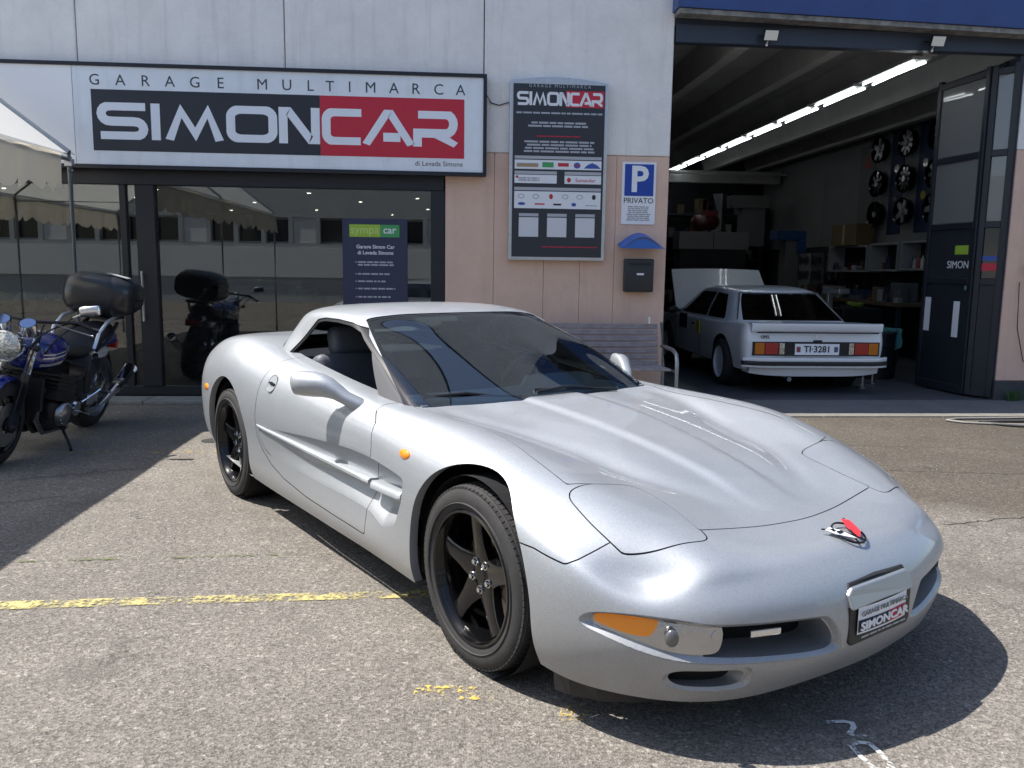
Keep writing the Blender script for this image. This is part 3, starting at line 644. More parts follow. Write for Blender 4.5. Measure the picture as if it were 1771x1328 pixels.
for s,dr in ((-1,door_r),(1,door_l)):
    mould('side_moulding',[(-2.11,.523),(-1.43,.500),(-.785,.493)],dr,s); mould('fender_moulding',[(-.762,.485),(-.61,.495),(-.452,.508)],CAR,s,.034)
    # handle in its round dish
    y=abs(yside(-1.93,.765,1)); 
    hi=np.argmin((V0[:,0]+1.955)**2+(V0[:,2]-.768)**2+(V0[:,1]-s*.88)**2); hn=Vector(vnormals(V0,F0)[hi]); hp=Vector(V0[hi]); hx=Vector((1,0,0)); hx=(hx-hn*hx.dot(hn)).normalized()
    m=MB(); m.lathe([(.0012,.050),(.0025,.049),(.0012,.047)],hp,hn,36,closed=True); cobj(m,'handle_ring',M['black'],dr)
    m=MB(); m.lathe([(.0015,0),(.0012,.047)],hp,hn,36); cobj(m,'handle_dish',M['paint'],dr,smooth=60)
    m=MB(); m.tube([hp+hn*.004-hx*.030,hp+hn*.008,hp+hn*.004+hx*.036-Vector((0,0,.004))],[.006,.009,.007],8); cobj(m,'door_handle',M['gloss_black'],dr)
    # amber markers
    m=MB(); m.ell((-.452,s*abs(yside(-.452,.677,1)),.677),(.042,.012,.021),16,10); cobj(m,'side_marker',M['amber'],smooth=80)
    m=MB(); m.ell((-3.06,s*abs(yside(-3.06,.615,1)),.615),(.050,.010,.022),16,10); cobj(m,'side_marker',M['amber'],smooth=80)
    # front deflector
    m=MB(); P_=[(.40,.845),(.47,.838),(.56,.805),(.64,.745),(.70,.68)]
    for i in range(4):
        (a,b),(c,d_)=P_[i],P_[i+1]; h0=.055 if i else .045
        m.add([(a,s*b,.175),(c,s*d_,.165),(c-.01,s*(d_-.02),.075+.012*i),(a-.01,s*(b-.02),.065+.010*i),(a-.04,s*(b-.05),.175),(c-.04,s*(d_-.05),.165)],[(0,1,2,3),(2,3,4,5)])
    cobj(m,'air_deflector',M['black'])
# fog light, slot badge, black inner bits in the intakes
for s in (-1,1):
    m=MB(); m.lathe([(0,0.0),(.006,.010),(.004,.016),(-.03,.018)],(.846,s*.612,.366),(1,s*.3,0),20); cobj(m,'fog_light',M['clear'],B,smooth=60)
m=MB(); m.cbox((.912,-.475,.366),(.01,.10,.020),Matrix.Rotation(-.33,4,'Z')); cobj(m,'tow_plate',M['chrome'],B,bevel=.003)
# plate holder
PC=Matrix.Translation((.978,-.005,0))
m=MB(); m.prism([(-.168,.385),(-.172,.430),(-.150,.447),(0,.452),(.150,.447),(.172,.430),(.168,.385)],lambda a,b,h:(.978+h-.45*a*a-(b-.40)*.35,a,b),-.03,.014); m.v=[(p[0]+.012,p[1],p[2]) for p in m.v]; PB=cobj(m,'plate_bracket',mat('bracket_silver',(.36,.38,.40),.45,.7,coat=.3),B,bevel=.005)
m=MB(); m.prism([(-.160,.438),(-.150,.457),(0,.462),(.150,.457),(.160,.438)],lambda a,b,h:(.978+h-.45*a*a-(b-.40)*.35,a,b),-.03,.016); cobj(m,'bracket_shadow_strip',M['black'],B)
m=MB(); m.prism([(-.172,.282),(-.172,.392),(.172,.392),(.172,.282),(.155,.268),(-.155,.268)],lambda a,b,h:(.978+h-.35*a*a,a,b),-.04,.020); cobj(m,'plate_holder',M['black'],B,bevel=.004)
# wheels
def tyre(mb,o,ax):
    P=[(-.105,.222),(-.118,.245),(-.125,.275),(-.120,.300),(-.108,.316),(-.10,.3215),(.10,.3215),(.108,.316),(.120,.300),(.125,.275),(.118,.245),(.105,.222)]
    mb.lathe(P,o,ax,96)
def wheel(u,s):
    o=Vector((u,s*.785,.3265)); ax=Vector((0,s,0))
    t=MB(); tyre(t,o,ax)
    x,y,d=frame_from(ax)
    for k in range(84):       # tread blocks
        for h0,h1,off in ((.068,.1135,0),(.022,.062,.5),(-.022,.016,0),(-.062,-.028,.5),(-.1135,-.068,0)):
            a0=2*PI*(k+off)/84; a1=a0+2*PI/84*.80; r0=.319; r1=.3262
            if abs(h0)>.1 or abs(h1)>.1: rr=[(h0,.3262),(h1,.3262-.0085)] if h1>0 else [(h0,.3262-.0085),(h1,.3262)]
            else: rr=[(h0,r1),(h1,r1)]
            vs_=[]
            for a in (a0,a1):
                e=x*math.cos(a)+y*math.sin(a)
                for h,r in rr: vs_+=[o+d*h+e*(r-.008),o+d*h+e*r]
            t.add(vs_,[(1,3,7,5),(0,1,5,4),(2,6,7,3),(0,2,3,1),(4,5,7,6)])
    for rr in (.236,.262): t.lathe([(.1225 if rr>.25 else .116,rr-.003),(.1275 if rr>.25 else .121,rr),(.1225 if rr>.25 else .1175,rr+.003)],o,ax,96)
    wh=bpy.data.objects.new('wheel',None); wh.matrix_basis=Matrix.Translation((u,s*.785,.3265)); link(wh,CAR)
    cobj(t,'tyre',M['rubber'],wh,smooth=30)
    r=MB(); r.lathe([(.117,.240),(.121,.236),(.119,.228),(.108,.224),(.098,.218),(.06,.209),(-.08,.205),(-.11,.225)],o,ax,96)
    # spokes
    for k in range(5):
        a=2*PI*k/5+.30; e=x*math.cos(a)+y*math.sin(a); f=d.cross(e)
        st=[(.030,.062,.066,.03),(.060,.058,.070,.03),(.085,.050,.075,.032),(.12,.041,.081,.034),(.17,.036,.088,.034),(.212,.040,.091,.035)]
        vs_=[];fs=[]
        for rr,hw,h,th in st:
            vs_+=[o+e*rr+f*(-hw)+d*(h-th),o+e*rr+f*(-hw*.86)+d*(h-.004),o+e*rr+f*(-hw*.62)+d*h,o+e*rr+f*(hw*.62)+d*h,o+e*rr+f*(hw*.86)+d*(h-.004),o+e*rr+f*hw+d*(h-th)]
        for i in range(len(st)-1):
            for j in range(5): fs.append((i*6+j,i*6+j+1,(i+1)*6+j+1,(i+1)*6+j))
        r.add(vs_,fs)
    r.lathe([(.068,0),(.068,.052),(.062,.062),(.03,.066)],o,ax,40)
    r.lathe([(.0705,0.0001),(.0705,.026),(.066,.029)],o,ax,30)
    cobj(r,'rim',M['gloss_black'],wh,smooth=40)
    for k in range(5):
        a=2*PI*k/5+.30+PI/5; e=x*math.cos(a)+y*math.sin(a); n=MB(); n.lathe([(.066,.0165),(.071,.0150),(.0715,.0125)],o+e*.052,ax,12); n.cyl(o+e*.052+d*.06,o+e*.052+d*.079,.0095,6); cobj(n,'wheel_nut',M['chrome'],wh)
    b=MB(); b.lathe([(-.012,.06),(-.012,.158),(.012,.158),(.012,.06)],o,ax,48); cobj(b,'brake_disc',M['steel'],wh)
    b=MB(); e=x*math.cos(2.2)+y*math.sin(2.2); b.lathe([(-.04,.10),(-.04,.175),(.04,.175),(.04,.10)],o,ax,14,2.6,3.7); b.ell(o+x*.05-y*.1+d*.0,(.03,.03,.03),8,6); cobj(b,'brake_caliper',M['rust'],wh)
    b=MB(); b.lathe([(.015,.0),(.015,.07),(-.02,.075)],o,ax,24); cobj(b,'hub',M['rust'],wh)
for u_ in (0,-2.654):
    for s in (-1,1):
        wheel(u_,s)
        a=AF if u_==0 else AR
        m=MB(); m.lathe([(-.20,0),(-.20,.345),(.085,.352)],(a[0],s*.80,a[1]-.006),(0,s,0),48); m.v=[(p[0],p[1],min(p[2],.648+.25*max(0,abs(p[1])-.68)) if u_==0 else p[2]) for p in m.v]; cobj(m,'wheel_arch_liner',M['cavity'])
m=MB(); m.box(-2.2,-.45,-.84,.84,.155,.30); m.box(-.45,.66,-.50,.50,.165,.45); m.box(-3.35,-2.2,-.50,.50,.20,.5); m.box(-.44,-.40,-.84,.84,.2,.7); m.box(-2.24,-2.2,-.84,.84,.2,.7); m.box(-3.12,-3.08,-.80,.80,.24,.7); m.box(.42,.46,-.78,.78,.19,.5)
cobj(m,'underbody',M['cavity'])
# exhaust / rear details are out of view; plain tail lamps so that other viewpoints hold
for s in (-1,1):
    for q in (.30,.52):
        m=MB(); m.ell((-3.578,s*q,.70),(.012,.085,.055),20,10); cobj(m,'tail_lamp',mat('tail_lens_red',(.34,.008,.01),.15,coat=.6) if 'tail_lens_red' not in bpy.data.materials else bpy.data.materials['tail_lens_red'],smooth=80)
# ================================================================ setting
FY=8.69
def asphalt(name,base=(.158,.143,.126),speck=.42,patches=True):
    m=bpy.data.materials.new(name); N,L,b=nodes_of(m); b.inputs['Roughness'].default_value=.92; b.inputs['Specular IOR Level'].default_value=.25
    g=N.new('ShaderNodeNewGeometry'); pos=g.outputs['Position']
    def noise(s,d=6,r=.6,vec=pos):
        n=N.new('ShaderNodeTexNoise'); n.inputs['Scale'].default_value=s; n.inputs['Detail'].default_value=d; n.inputs['Roughness'].default_value=r; L.new(vec,n.inputs['Vector']); return n.outputs[0]
    def rng_(v,a,b_,c,d):
        r=N.new('ShaderNodeMapRange'); r.inputs[1].default_value=a; r.inputs[2].default_value=b_; r.inputs[3].default_value=c; r.inputs[4].default_value=d; L.new(v,r.inputs[0]); return r.outputs[0]
    def mul(a,b_,op='MULTIPLY'):
        x=N.new('ShaderNodeMath'); x.operation=op; L.new(a,x.inputs[0])
        if isinstance(b_,(int,float)): x.inputs[1].default_value=b_
        else: L.new(b_,x.inputs[1])
        return x.outputs[0]
    v=N.new('ShaderNodeTexVoronoi'); v.inputs['Scale'].default_value=135; L.new(pos,v.inputs['Vector'])
    vr=N.new('ShaderNodeSeparateColor'); L.new(v.outputs['Color'],vr.inputs[0])
    stone=rng_(vr.outputs[0],0,1,1-speck,1+speck)
    v2=N.new('ShaderNodeTexVoronoi'); v2.inputs['Scale'].default_value=70; L.new(pos,v2.inputs['Vector']); v2r=N.new('ShaderNodeSeparateColor'); L.new(v2.outputs['Color'],v2r.inputs[0])
    big=rng_(v2r.outputs[1],.86,.98,1,1.5)
    blot=rng_(noise(2.2,5,.6),.3,.7,.90,1.09); large=rng_(noise(.45,5,.6),.3,.7,.80,1.14); fine=rng_(noise(60,4,.7),.3,.7,.86,1.14)
    k=mul(mul(mul(mul(stone,big),blot),large),fine)
    mx=N.new('ShaderNodeMix'); mx.data_type='RGBA'; mx.blend_type='MULTIPLY'; mx.inputs[0].default_value=1; mx.inputs[6].default_value=tuple(base)+(1,); L.new(k,mx.inputs[7]); out=mx.outputs[2]
    if patches:
        sep=N.new('ShaderNodeSeparateXYZ'); L.new(pos,sep.inputs[0])
        # older brown surface towards the right rear; the edge wanders
        wob=rng_(noise(.9,5,.6),0,1,-1.1,1.1)
        a=mul(sep.outputs[0],.62); a=mul(a,sep.outputs[1],'ADD'); 
        lin=mul(a,wob,'ADD'); m1=rng_(lin,5.85,6.75,0,1); m2=rng_(mul(sep.outputs[0],wob,'ADD'),.7,2.7,0,1); mm=mul(m1,m2)
        m3=N.new('ShaderNodeMix'); m3.data_type='RGBA'; L.new(mul(mm,.85),m3.inputs[0]); L.new(out,m3.inputs[6])
        br=N.new('ShaderNodeMix'); br.data_type='RGBA'; br.blend_type='MULTIPLY'; br.inputs[0].default_value=1; br.inputs[6].default_value=(.068,.057,.045,1); L.new(k,br.inputs[7]); L.new(br.outputs[2],m3.inputs[7]); out=m3.outputs[2]
        # oil and damp stains
        st=rng_(noise(1.3,6,.6),.56,.70,0,.6); m4=N.new('ShaderNodeMix'); m4.data_type='RGBA'; L.new(st,m4.inputs[0]); L.new(out,m4.inputs[6]); m4.inputs[7].default_value=(.085,.078,.070,1); out=m4.outputs[2]
    L.new(out,b.inputs['Base Color'])
    h=mul(v.outputs['Distance'],1.0); bp=N.new('ShaderNodeBump'); bp.inputs['Strength'].default_value=.55; bp.inputs['Distance'].default_value=.006; L.new(h,bp.inputs['Height'])
    bp2=N.new('ShaderNodeBump'); bp2.inputs['Strength'].default_value=.12; bp2.inputs['Distance'].default_value=.02; L.new(noise(10,3,.5),bp2.inputs['Height']); L.new(bp.outputs[0],bp2.inputs['Normal']); L.new(bp2.outputs[0],b.inputs['Normal'])
    return m
M['asphalt']=asphalt('worn_asphalt')
M['floor']=mat('garage_floor_paint',(.075,.08,.09),.45,var=.2,vscale=2,bump=.1,bscale=40)
M['kerb']=mat('pale_concrete',(.15,.145,.13),.85,var=.2,vscale=6,bump=.4,bscale=80,dark=(.2,.19,.17),dscale=5,damt=.5)
M['apron']=mat('smooth_dark_apron',(.13,.13,.135),.75,var=.15,vscale=3,bump=.2,bscale=120)
def sheet(name,poly,z,mt,**k):
    m=MB(); m.add([(a,b,z) for a,b in poly],[tuple(range(len(poly)))]); return m.obj(name,mt,None,kind='structure',**k)
sheet('ground',[(-70,-60),(70,-60),(70,70),(-70,70)],0,M['asphalt'])
sheet('garage_apron',[(2.05,7.80),(14,7.80),(14,FY),(2.05,FY)],.004,M['apron'])
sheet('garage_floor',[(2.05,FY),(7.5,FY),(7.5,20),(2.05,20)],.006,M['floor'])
m=MB(); x=-8.0
while x<2.0: m.box(x+.004,x+.996,8.33,FY-.02,0,.035); x+=1.0
m.obj('kerb_strip',mat('grey_kerb',(.20,.20,.19),.9,var=.2,vscale=8),None,bevel=.006,kind='structure')
m=MB(); x=2.4
while x<12: m.box(x+.003,x+1.197,7.64,7.795,-.02,.012); x+=1.2
m.obj('threshold_strip',M['kerb'],None,bevel=.004,kind='structure')
# road markings
YEL=worn_paint('worn_yellow_paint',(.43,.37,.15),.45,.60,6,60); YEL2=worn_paint('yellow_paint_remnant',(.62,.45,.09),.52,.64,10,60); WHT=worn_paint('worn_white_paint',(.62,.62,.60),.40,.56,11,80); MOSS=worn_paint('moss_in_joint',(.10,.12,.045),.47,.6,8,50)
sheet('yellow_bay_line',[(-6,3.30),(-1.81,3.335),(-.9,3.37),(.4,3.40),(2,3.44),(2,3.51),(.4,3.475),(-.9,3.45),(-1.81,3.42),(-6,3.38)],.004,YEL)
sheet('yellow_paint_remnant',[(-.12,2.55),(.16,2.53),(.17,2.62),(-.10,2.64)],.004,YEL2); sheet('yellow_paint_remnant',[(.34,2.37),(.44,2.40),(.46,2.50),(.36,2.47)],.004,YEL2)
sheet('faded_bay_line',[(-2.9,6.16),(-1.3,6.20),(-1.3,6.26),(-2.9,6.22)],.004,YEL2)
sheet('moss_joint',[(-6,3.86),(-2,3.885),(-1,3.925),(.2,3.96),(.2,3.975),(-1,3.95),(-2,3.905),(-6,3.88)],.004,MOSS)
def stroke2(mb,pts,w,z,closed=False):
    P=[Vector((a,b)) for a,b in pts]; n=len(P); L_=[];R_=[]
    for i in range(n):
        if closed: a,b=P[i-1],P[(i+1)%n]; d0=(P[i]-a).normalized(); d1=(b-P[i]).normalized()
        else:
            d0=(P[i]-P[i-1]).normalized() if i else (P[1]-P[0]).normalized(); d1=(P[i+1]-P[i]).normalized() if i<n-1 else d0
        t=(d0+d1); t=t.normalized() if t.length>1e-6 else d0; nrm=Vector((-t.y,t.x)); k=min(1/max(nrm.dot(Vector((-d0.y,d0.x))),.35),2.2)
        L_.append(P[i]+nrm*w/2*k); R_.append(P[i]-nrm*w/2*k)
    V=[(p.x,p.y,z) for p in L_]+[(p.x,p.y,z) for p in R_]
    mb.add(V,[(i,(i+1)%n,n+(i+1)%n,n+i) for i in range(n if closed else n-1)])
m=MB(); stroke2(m,[(1.178,2.345),(1.235,2.346),(1.258,2.335),(1.252,2.312),(1.222,2.278),(1.235,2.262),(1.290,2.256)],.017,.004); m.obj('painted_numeral_two',WHT,None,kind='structure')
m=MB(); stroke2(m,[(1.195,2.215),(1.225,2.232),(1.256,2.222),(1.266,2.16),(1.262,2.105),(1.232,2.082),(1.206,2.105),(1.197,2.16)],.017,.004,True); m.obj('painted_numeral_nought',WHT,None,kind='structure')
# cracks in the old surface, hose lying at the right
CRK=mat('crack_fill',(.04,.038,.034),.95)
def wander(a,b,n,amp,seed):
    r=random.Random(seed); out=[]
    for i in range(n+1):
        t=i/n; out.append((a[0]+(b[0]-a[0])*t+r.uniform(-amp,amp),a[1]+(b[1]-a[1])*t+r.uniform(-amp,amp)))
    return out
for i,(a,b,w_) in enumerate((((2.75,4.30),(3.9,4.55),.012),((2.6,5.6),(4.6,5.35),.010),((-2.9,5.35),(-2.0,5.75),.010),((-3.4,4.6),(-2.3,5.0),.008),((3.1,6.4),(5.2,6.1),.008))):
    m=MB(); stroke2(m,wander(a,b,26,.02,i),w_*.6,.003); m.obj('asphalt_crack',CRK,None,kind='structure')
m=MB(); 
for k in range(60):
    a=2*PI*k/60; 
m.lathe([(0,.0),(.0,.085)],(-1.86,6.62,.0035),(0,0,1),24); o=m.obj('dark_stain',mat('stain',(.03,.03,.03),.9),None,kind='structure')
HS=MB(); HS.tube([(8,7.56,.012),(6.2,7.57,.012),(5.3,7.53,.012),(4.85,7.50,.012),(4.70,7.42,.012),(4.80,7.30,.012),(5.1,7.22,.012),(5.6,7.12,.012),(8,7.0,.012)],.011,8)
tag(HS.obj('hose',mat('hose_grey',(.22,.21,.19),.6),None,smooth=80),'long pale hose lying in a loop on the ground before the garage door','hose')
HS=MB(); HS.tube([(8,7.28,.014),(6.0,7.36,.014),(5.2,7.36,.014),(4.95,7.30,.014),(5.1,7.18,.014),(5.5,7.0,.014),(8,6.6,.014)],.013,8)
tag(HS.obj('cable',mat('cable_dark',(.05,.05,.05),.6),None,smooth=80),'dark cable lying beside the pale hose at the right edge','cable')
# tyre marks, grit
TM_=worn_paint('tyre_mark',(.05,.046,.042),.56,.82,2.2,40)
for i,pts in enumerate(([(-2.2,2.2),(-1.2,2.35),(-.2,2.30),(.8,2.05),(2.0,1.6)],[(-1.9,4.6),(-1.5,4.2),(-1.25,3.7),(-1.15,3.1),(-1.2,2.4)],[(2.3,5.9),(3.2,5.6),(4.4,5.5),(6,5.7)],[(2.2,4.6),(3.0,4.2),(4.0,3.9),(5.5,3.8)])):
    m=MB(); q=smooth_poly(pts,8)[:8*(len(pts)-1)]; stroke2(m,[tuple(p) for p in q],.17,.0022); m.obj('tyre_mark',TM_,None,kind='structure')
r=random.Random(31); m=MB()
for k in range(900):
    y=r.uniform(1.9,7.6); x=r.uniform(-.56*y-.1,.72*y+.2); s0=r.uniform(.0018,.0055); 
    P=[(x+s0*r.uniform(.7,1.3)*math.cos(a+k),y+s0*r.uniform(.7,1.3)*math.sin(a+k),.001) for a in (0,1.6,3.1,4.7)]; m.add(P+[(x,y,s0*1.2)],[(0,1,4),(1,2,4),(2,3,4),(3,0,4)])
m.obj('grit',mat('grit_stone',(.24,.22,.19),.9,var=.5,vscale=30),None,kind='stuff')
# ---------------------------------------------------------------- garage building
M['render']=mat('grey_roughcast',(.82,.785,.74),.9,streak=.18,var=.06,vscale=3,bump=.9,bscale=70,dark=(.60,.58,.565),dscale=1.6,damt=.35)
M['pink']=mat('salmon_stone',(.70,.485,.375),.88,streak=.12,var=.05,vscale=5,bump=.4,bscale=90,dark=(.52,.36,.30),dscale=2.2,damt=.35)
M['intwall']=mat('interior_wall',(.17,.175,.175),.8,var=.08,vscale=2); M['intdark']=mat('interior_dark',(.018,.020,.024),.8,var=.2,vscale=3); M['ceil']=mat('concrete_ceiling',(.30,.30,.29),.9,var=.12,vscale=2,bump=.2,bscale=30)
M['blue']=mat('blue_fascia',(.030,.062,.19),.42,var=.12,vscale=2.5,bump=.05,bscale=8); M['navy']=mat('navy_steel',(.030,.040,.062),.45,var=.1,vscale=4)
BLD=thing('garage_building','grey and salmon garage building with a showroom window and a tall open workshop door','building',(0,FY,0))
T7=7.25
def wall(name,x0,x1,z0,z1,mt,y0=FY,y1=FY+.30,bev=.008): m=MB(); m.box(x0,x1,y0,y1,z0,z1); return m.obj(name,mt,BLD,bevel=bev,seg=1)
for a,b in ((-12,-7.52),(-7.51,-5.55),(-5.54,-3.585),(-3.575,-1.615),(-1.605,.341)): wall('wall_panel',a,b,2.30,T7,M['render'])
wall('wall_panel',.351,2.27,2.54,T7,M['render']); 
for a,b in ((-.036,.46),(.463,.98),(.983,1.36),(1.363,1.72),(1.723,2.27)): wall('stone_panel',a,b,.03,2.535,M['pink'],FY+.004 if a!=.463 else FY+.002,FY+.30,.003)
wall('wall_panel',6.03,12,2.70,T7,M['render']); 
for a,b in ((6.03,6.42),(6.423,7.0),(7.003,12)): wall('stone_panel',a,b,.22,2.695,M['pink'],bev=.003)
wall('plinth',6.02,12,0,.215,mat('plinth_dark',(.06,.062,.065),.8,var=.2),FY-.02)
wall('wall_panel',2.285,6.02,3.90,T7,M['render'],FY+.03)
m=MB(); m.box(-12,12,FY+.35,21,T7-.1,T7+.05); m.box(-12,-11.8,FY+.3,21,0,T7-.1); m.box(11.8,12,FY+.3,21,0,T7-.1); m.box(-12,12,20.8,21,0,T7-.1); m.obj('roof',M['ceil'],BLD)
m=MB(); m.box(-12,12.1,FY-.01,FY+.36,T7,T7+.10); m.obj('parapet_cap',M['navy'],BLD)
# fascia and door head
FAS=MB(); FAS.prism([(2.24,3.945),(12.1,3.71),(12.1,4.95),(2.24,4.95)],lambda a,b,h:(a,h,b),FY-.22,FY+.03); FAS.obj('blue_fascia',M['blue'],BLD,bevel=.006)
m=MB(); m.prism([(2.26,3.895),(12.1,3.66),(12.1,3.707),(2.26,3.941)],lambda a,b,h:(a,h,b),FY-.20,FY-.03); m.obj('fascia_trim',mat('weathered_trim',(.23,.22,.20),.8,var=.35,vscale=9,dark=(.05,.05,.05),dscale=6,damt=.8),BLD)
m=MB(); m.box(2.285,6.02,FY+.02,FY+.03,3.84,3.95); m.box(2.285,6.02,FY-.02,FY+.10,3.665,3.84); m.obj('door_head',M['navy'],BLD,bevel=.004)
m=MB(); m.box(5.99,6.03,FY+.02,FY+.30,0,3.66); m.obj('door_jamb',M['navy'],BLD)
# floodlights
def flood(x,lab):
    t=thing('floodlight',lab,'floodlight',(x,FY-.05,3.72),0,'floodlights over the workshop door')
    m=MB(); Q=Matrix.Translation((x,FY-.13,3.735))@Matrix.Rotation(math.radians(24),4,'X'); m.box(-.075,.075,-.02,.02,-.055,.055,Q); m.obj('housing',M['black'],t,bevel=.006)
    m=MB(); m.box(-.066,.066,-.024,-.0205,-.046,.046,Q); m.obj('lens',mat('flood_lens',(.75,.74,.66),.3) if 'flood_lens' not in bpy.data.materials else bpy.data.materials['flood_lens'],t)
    m=MB(); m.tube([(x-.085,FY-.11,3.73),(x-.085,FY-.03,3.75),(x+.085,FY-.03,3.75),(x+.085,FY-.11,3.73)],.007,6); m.obj('bracket',M['black'],t)
    m=MB(); m.tube([(x,FY-.10,3.71),(x-.01,FY-.06,3.67),(x,FY-.03,3.66)],.005,6); m.ell((x-.01,FY-.06,3.655),(.014,.014,.014),8,6); m.obj('cable_gland',M['white'],t)
flood(3.22,'small square floodlight left of the other one over the workshop door'); flood(4.97,'small square floodlight at the right end over the workshop door')
# ---- showroom glazing
SH=thing('showroom_window','dark framed showroom glazing under the large sign board','window front',(-1.5,FY,0))
def fr(x0,x1,z0,z1,y0=FY+.03,y1=FY+.13,name='frame_bar'): m=MB(); m.box(x0,x1,y0,y1,z0,z1); return m.obj(name,M['frame'],SH,bevel=.004,seg=1)
fr(-12,-.05,2.15,2.296,FY+.02,FY+.14); fr(-12,-.05,.036,.13); fr(-.185,-.04,.13,2.15,FY+.01,FY+.14); fr(-3.11,-2.93,.13,2.15,FY+.01,FY+.14); fr(-3.27,-3.21,.13,2.15); fr(-5.05,-4.97,.13,2.15); fr(-6.9,-6.82,.13,2.15)
for a,b in ((-12,-6.9),(-6.82,-5.05),(-4.97,-3.27),(-3.21,-3.11),(-2.93,-.185)):
    m=MB(); m.box(a,b,FY+.07,FY+.078,.13,2.15); m.obj('pane',M['shopglass'],SH)
m=MB(); m.tube([(-3.06,FY-.04,.8),(-3.06,FY-.04,1.3)],.012,8); m.tube([(-3.06,FY-.04,.85),(-3.06,FY+.02,.85)],.008,6); m.tube([(-3.06,FY-.04,1.25),(-3.06,FY+.02,1.25)],.008,6); m.obj('door_pull',M['darkchrome'],SH)
# showroom interior
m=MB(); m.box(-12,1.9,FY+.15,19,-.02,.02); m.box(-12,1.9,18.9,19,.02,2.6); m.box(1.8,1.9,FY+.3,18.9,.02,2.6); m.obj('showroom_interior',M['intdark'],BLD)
m=MB(); m.box(-12,1.9,FY+.3,19,2.45,2.5); m.obj('showroom_ceiling',mat('showroom_ceiling_grey',(.16,.16,.15),.9),BLD)
LED=mat('spot_emitter',(1,1,1),.5,emit=(1,.93,.78),es=14)
sp=None
for i,(x,y) in enumerate(((-6.6,13.2),(-5.2,14.6),(-4.3,12.9),(-3.4,15.2),(-2.1,13.0),(-1.5,14.6),(-.5,13.6),(-2.6,17.0),(-.4,16.2),(-1.2,18.2),(-4.4,17.6))):
    t=thing('ceiling_spot','small lit spot in the showroom ceiling behind the glass','spotlight',(x,y,2.45),0,'lit spots in the showroom ceiling') if i==0 else None
    if i==0:
        m=MB(); m.lathe([(0,.0),(0,.034)],(x,y,2.442),(0,0,-1),12); m.obj('lamp',LED,t); m=MB(); m.lathe([(0,.029),(.006,.030),(.006,.038),(0,.040)],(x,y,2.447),(0,0,-1),12); m.obj('ring',M['white'],t); sp=t
    else: dup(sp,(x,y,2.45),0)
WOOD=mat('wood_brown',(.20,.11,.06),.5,var=.3,vscale=6); TEAL=mat('teal_board',(.10,.22,.21),.6)
t=thing('display_table','long low table with helmets on it behind the left showroom pane','table',(-4.6,9.6,0)); m=MB(); m.box(-6.2,-3.35,9.35,9.95,.76,.80); m.obj('table_top',WOOD,t,bevel=.004)
for x in (-6.1,-4.8,-3.45): m=MB(); m.box(x-.03,x+.03,9.4,9.46,.02,.76); m.box(x-.03,x+.03,9.84,9.9,.02,.76); m.obj('leg',M['frame'],t)
m=MB(); m.box(-6.2,-3.35,9.4,9.9,.40,.43); m.obj('shelf',WOOD,t)
def helmet(x,col,lab,stripe=None):
    t=thing('helmet',lab,'helmet',(x,9.6,.80),0,'helmets on the showroom table')
    m=MB(); m.ell((x,9.6,.93),(.115,.135,.13),24,14); m.obj('shell',mat('helmet_'+lab.split()[0],col,.25,coat=.5),t,smooth=80)
    m=MB(); m.ell((x,9.505,.925),(.085,.055,.045),20,10); m.obj('visor',M['frit'],t,smooth=80)
    m=MB(); m.tube([(x+.10*math.cos(a),9.6+.12*math.sin(a),.815) for a in np.linspace(0,2*PI,20,endpoint=False)],.014,6,closed=True); m.obj('rim',M['black'],t)
    if stripe: m=MB(); m.ell((x,9.59,.985),(.085,.130,.082),20,10); m.obj('decal',mat('helmet_decal',stripe,.3),t,smooth=80)
helmet(-4.65,(.60,.63,.60),'white plain helmet in the middle of the three on the table'); helmet(-4.33,(.45,.52,.62),'blue patterned helmet nearest the door frame',(.02,.04,.12)); helmet(-4.93,(.45,.60,.12),'lime green helmet leftmost on the table')
t=thing('counter','brown reception counter inside the showroom','counter',(-2.4,11.4,0)); m=MB(); m.box(-3.1,-1.9,11.1,11.7,.02,1.02); m.obj('counter_body',WOOD,t,bevel=.01); m=MB(); m.box(-3.15,-1.85,11.05,11.75,1.022,1.06); m.obj('counter_top',mat('counter_top_pale',(.45,.33,.22),.4),t,bevel=.005)
t=thing('leaning_board','teal board standing behind the glass by the door','board',(-2.98,9.0,0)); m=MB(); m.box(-3.75,-3.42,9.02,9.05,.18,.62); m.obj('panel',TEAL,t); m=MB(); m.box(-3.77,-3.40,9.015,9.019,.16,.64); m.box(-3.77,-3.74,9.0,9.1,.02,.16); m.box(-3.43,-3.40,9.0,9.1,.02,.16); m.obj('frame',M['frame'],t)
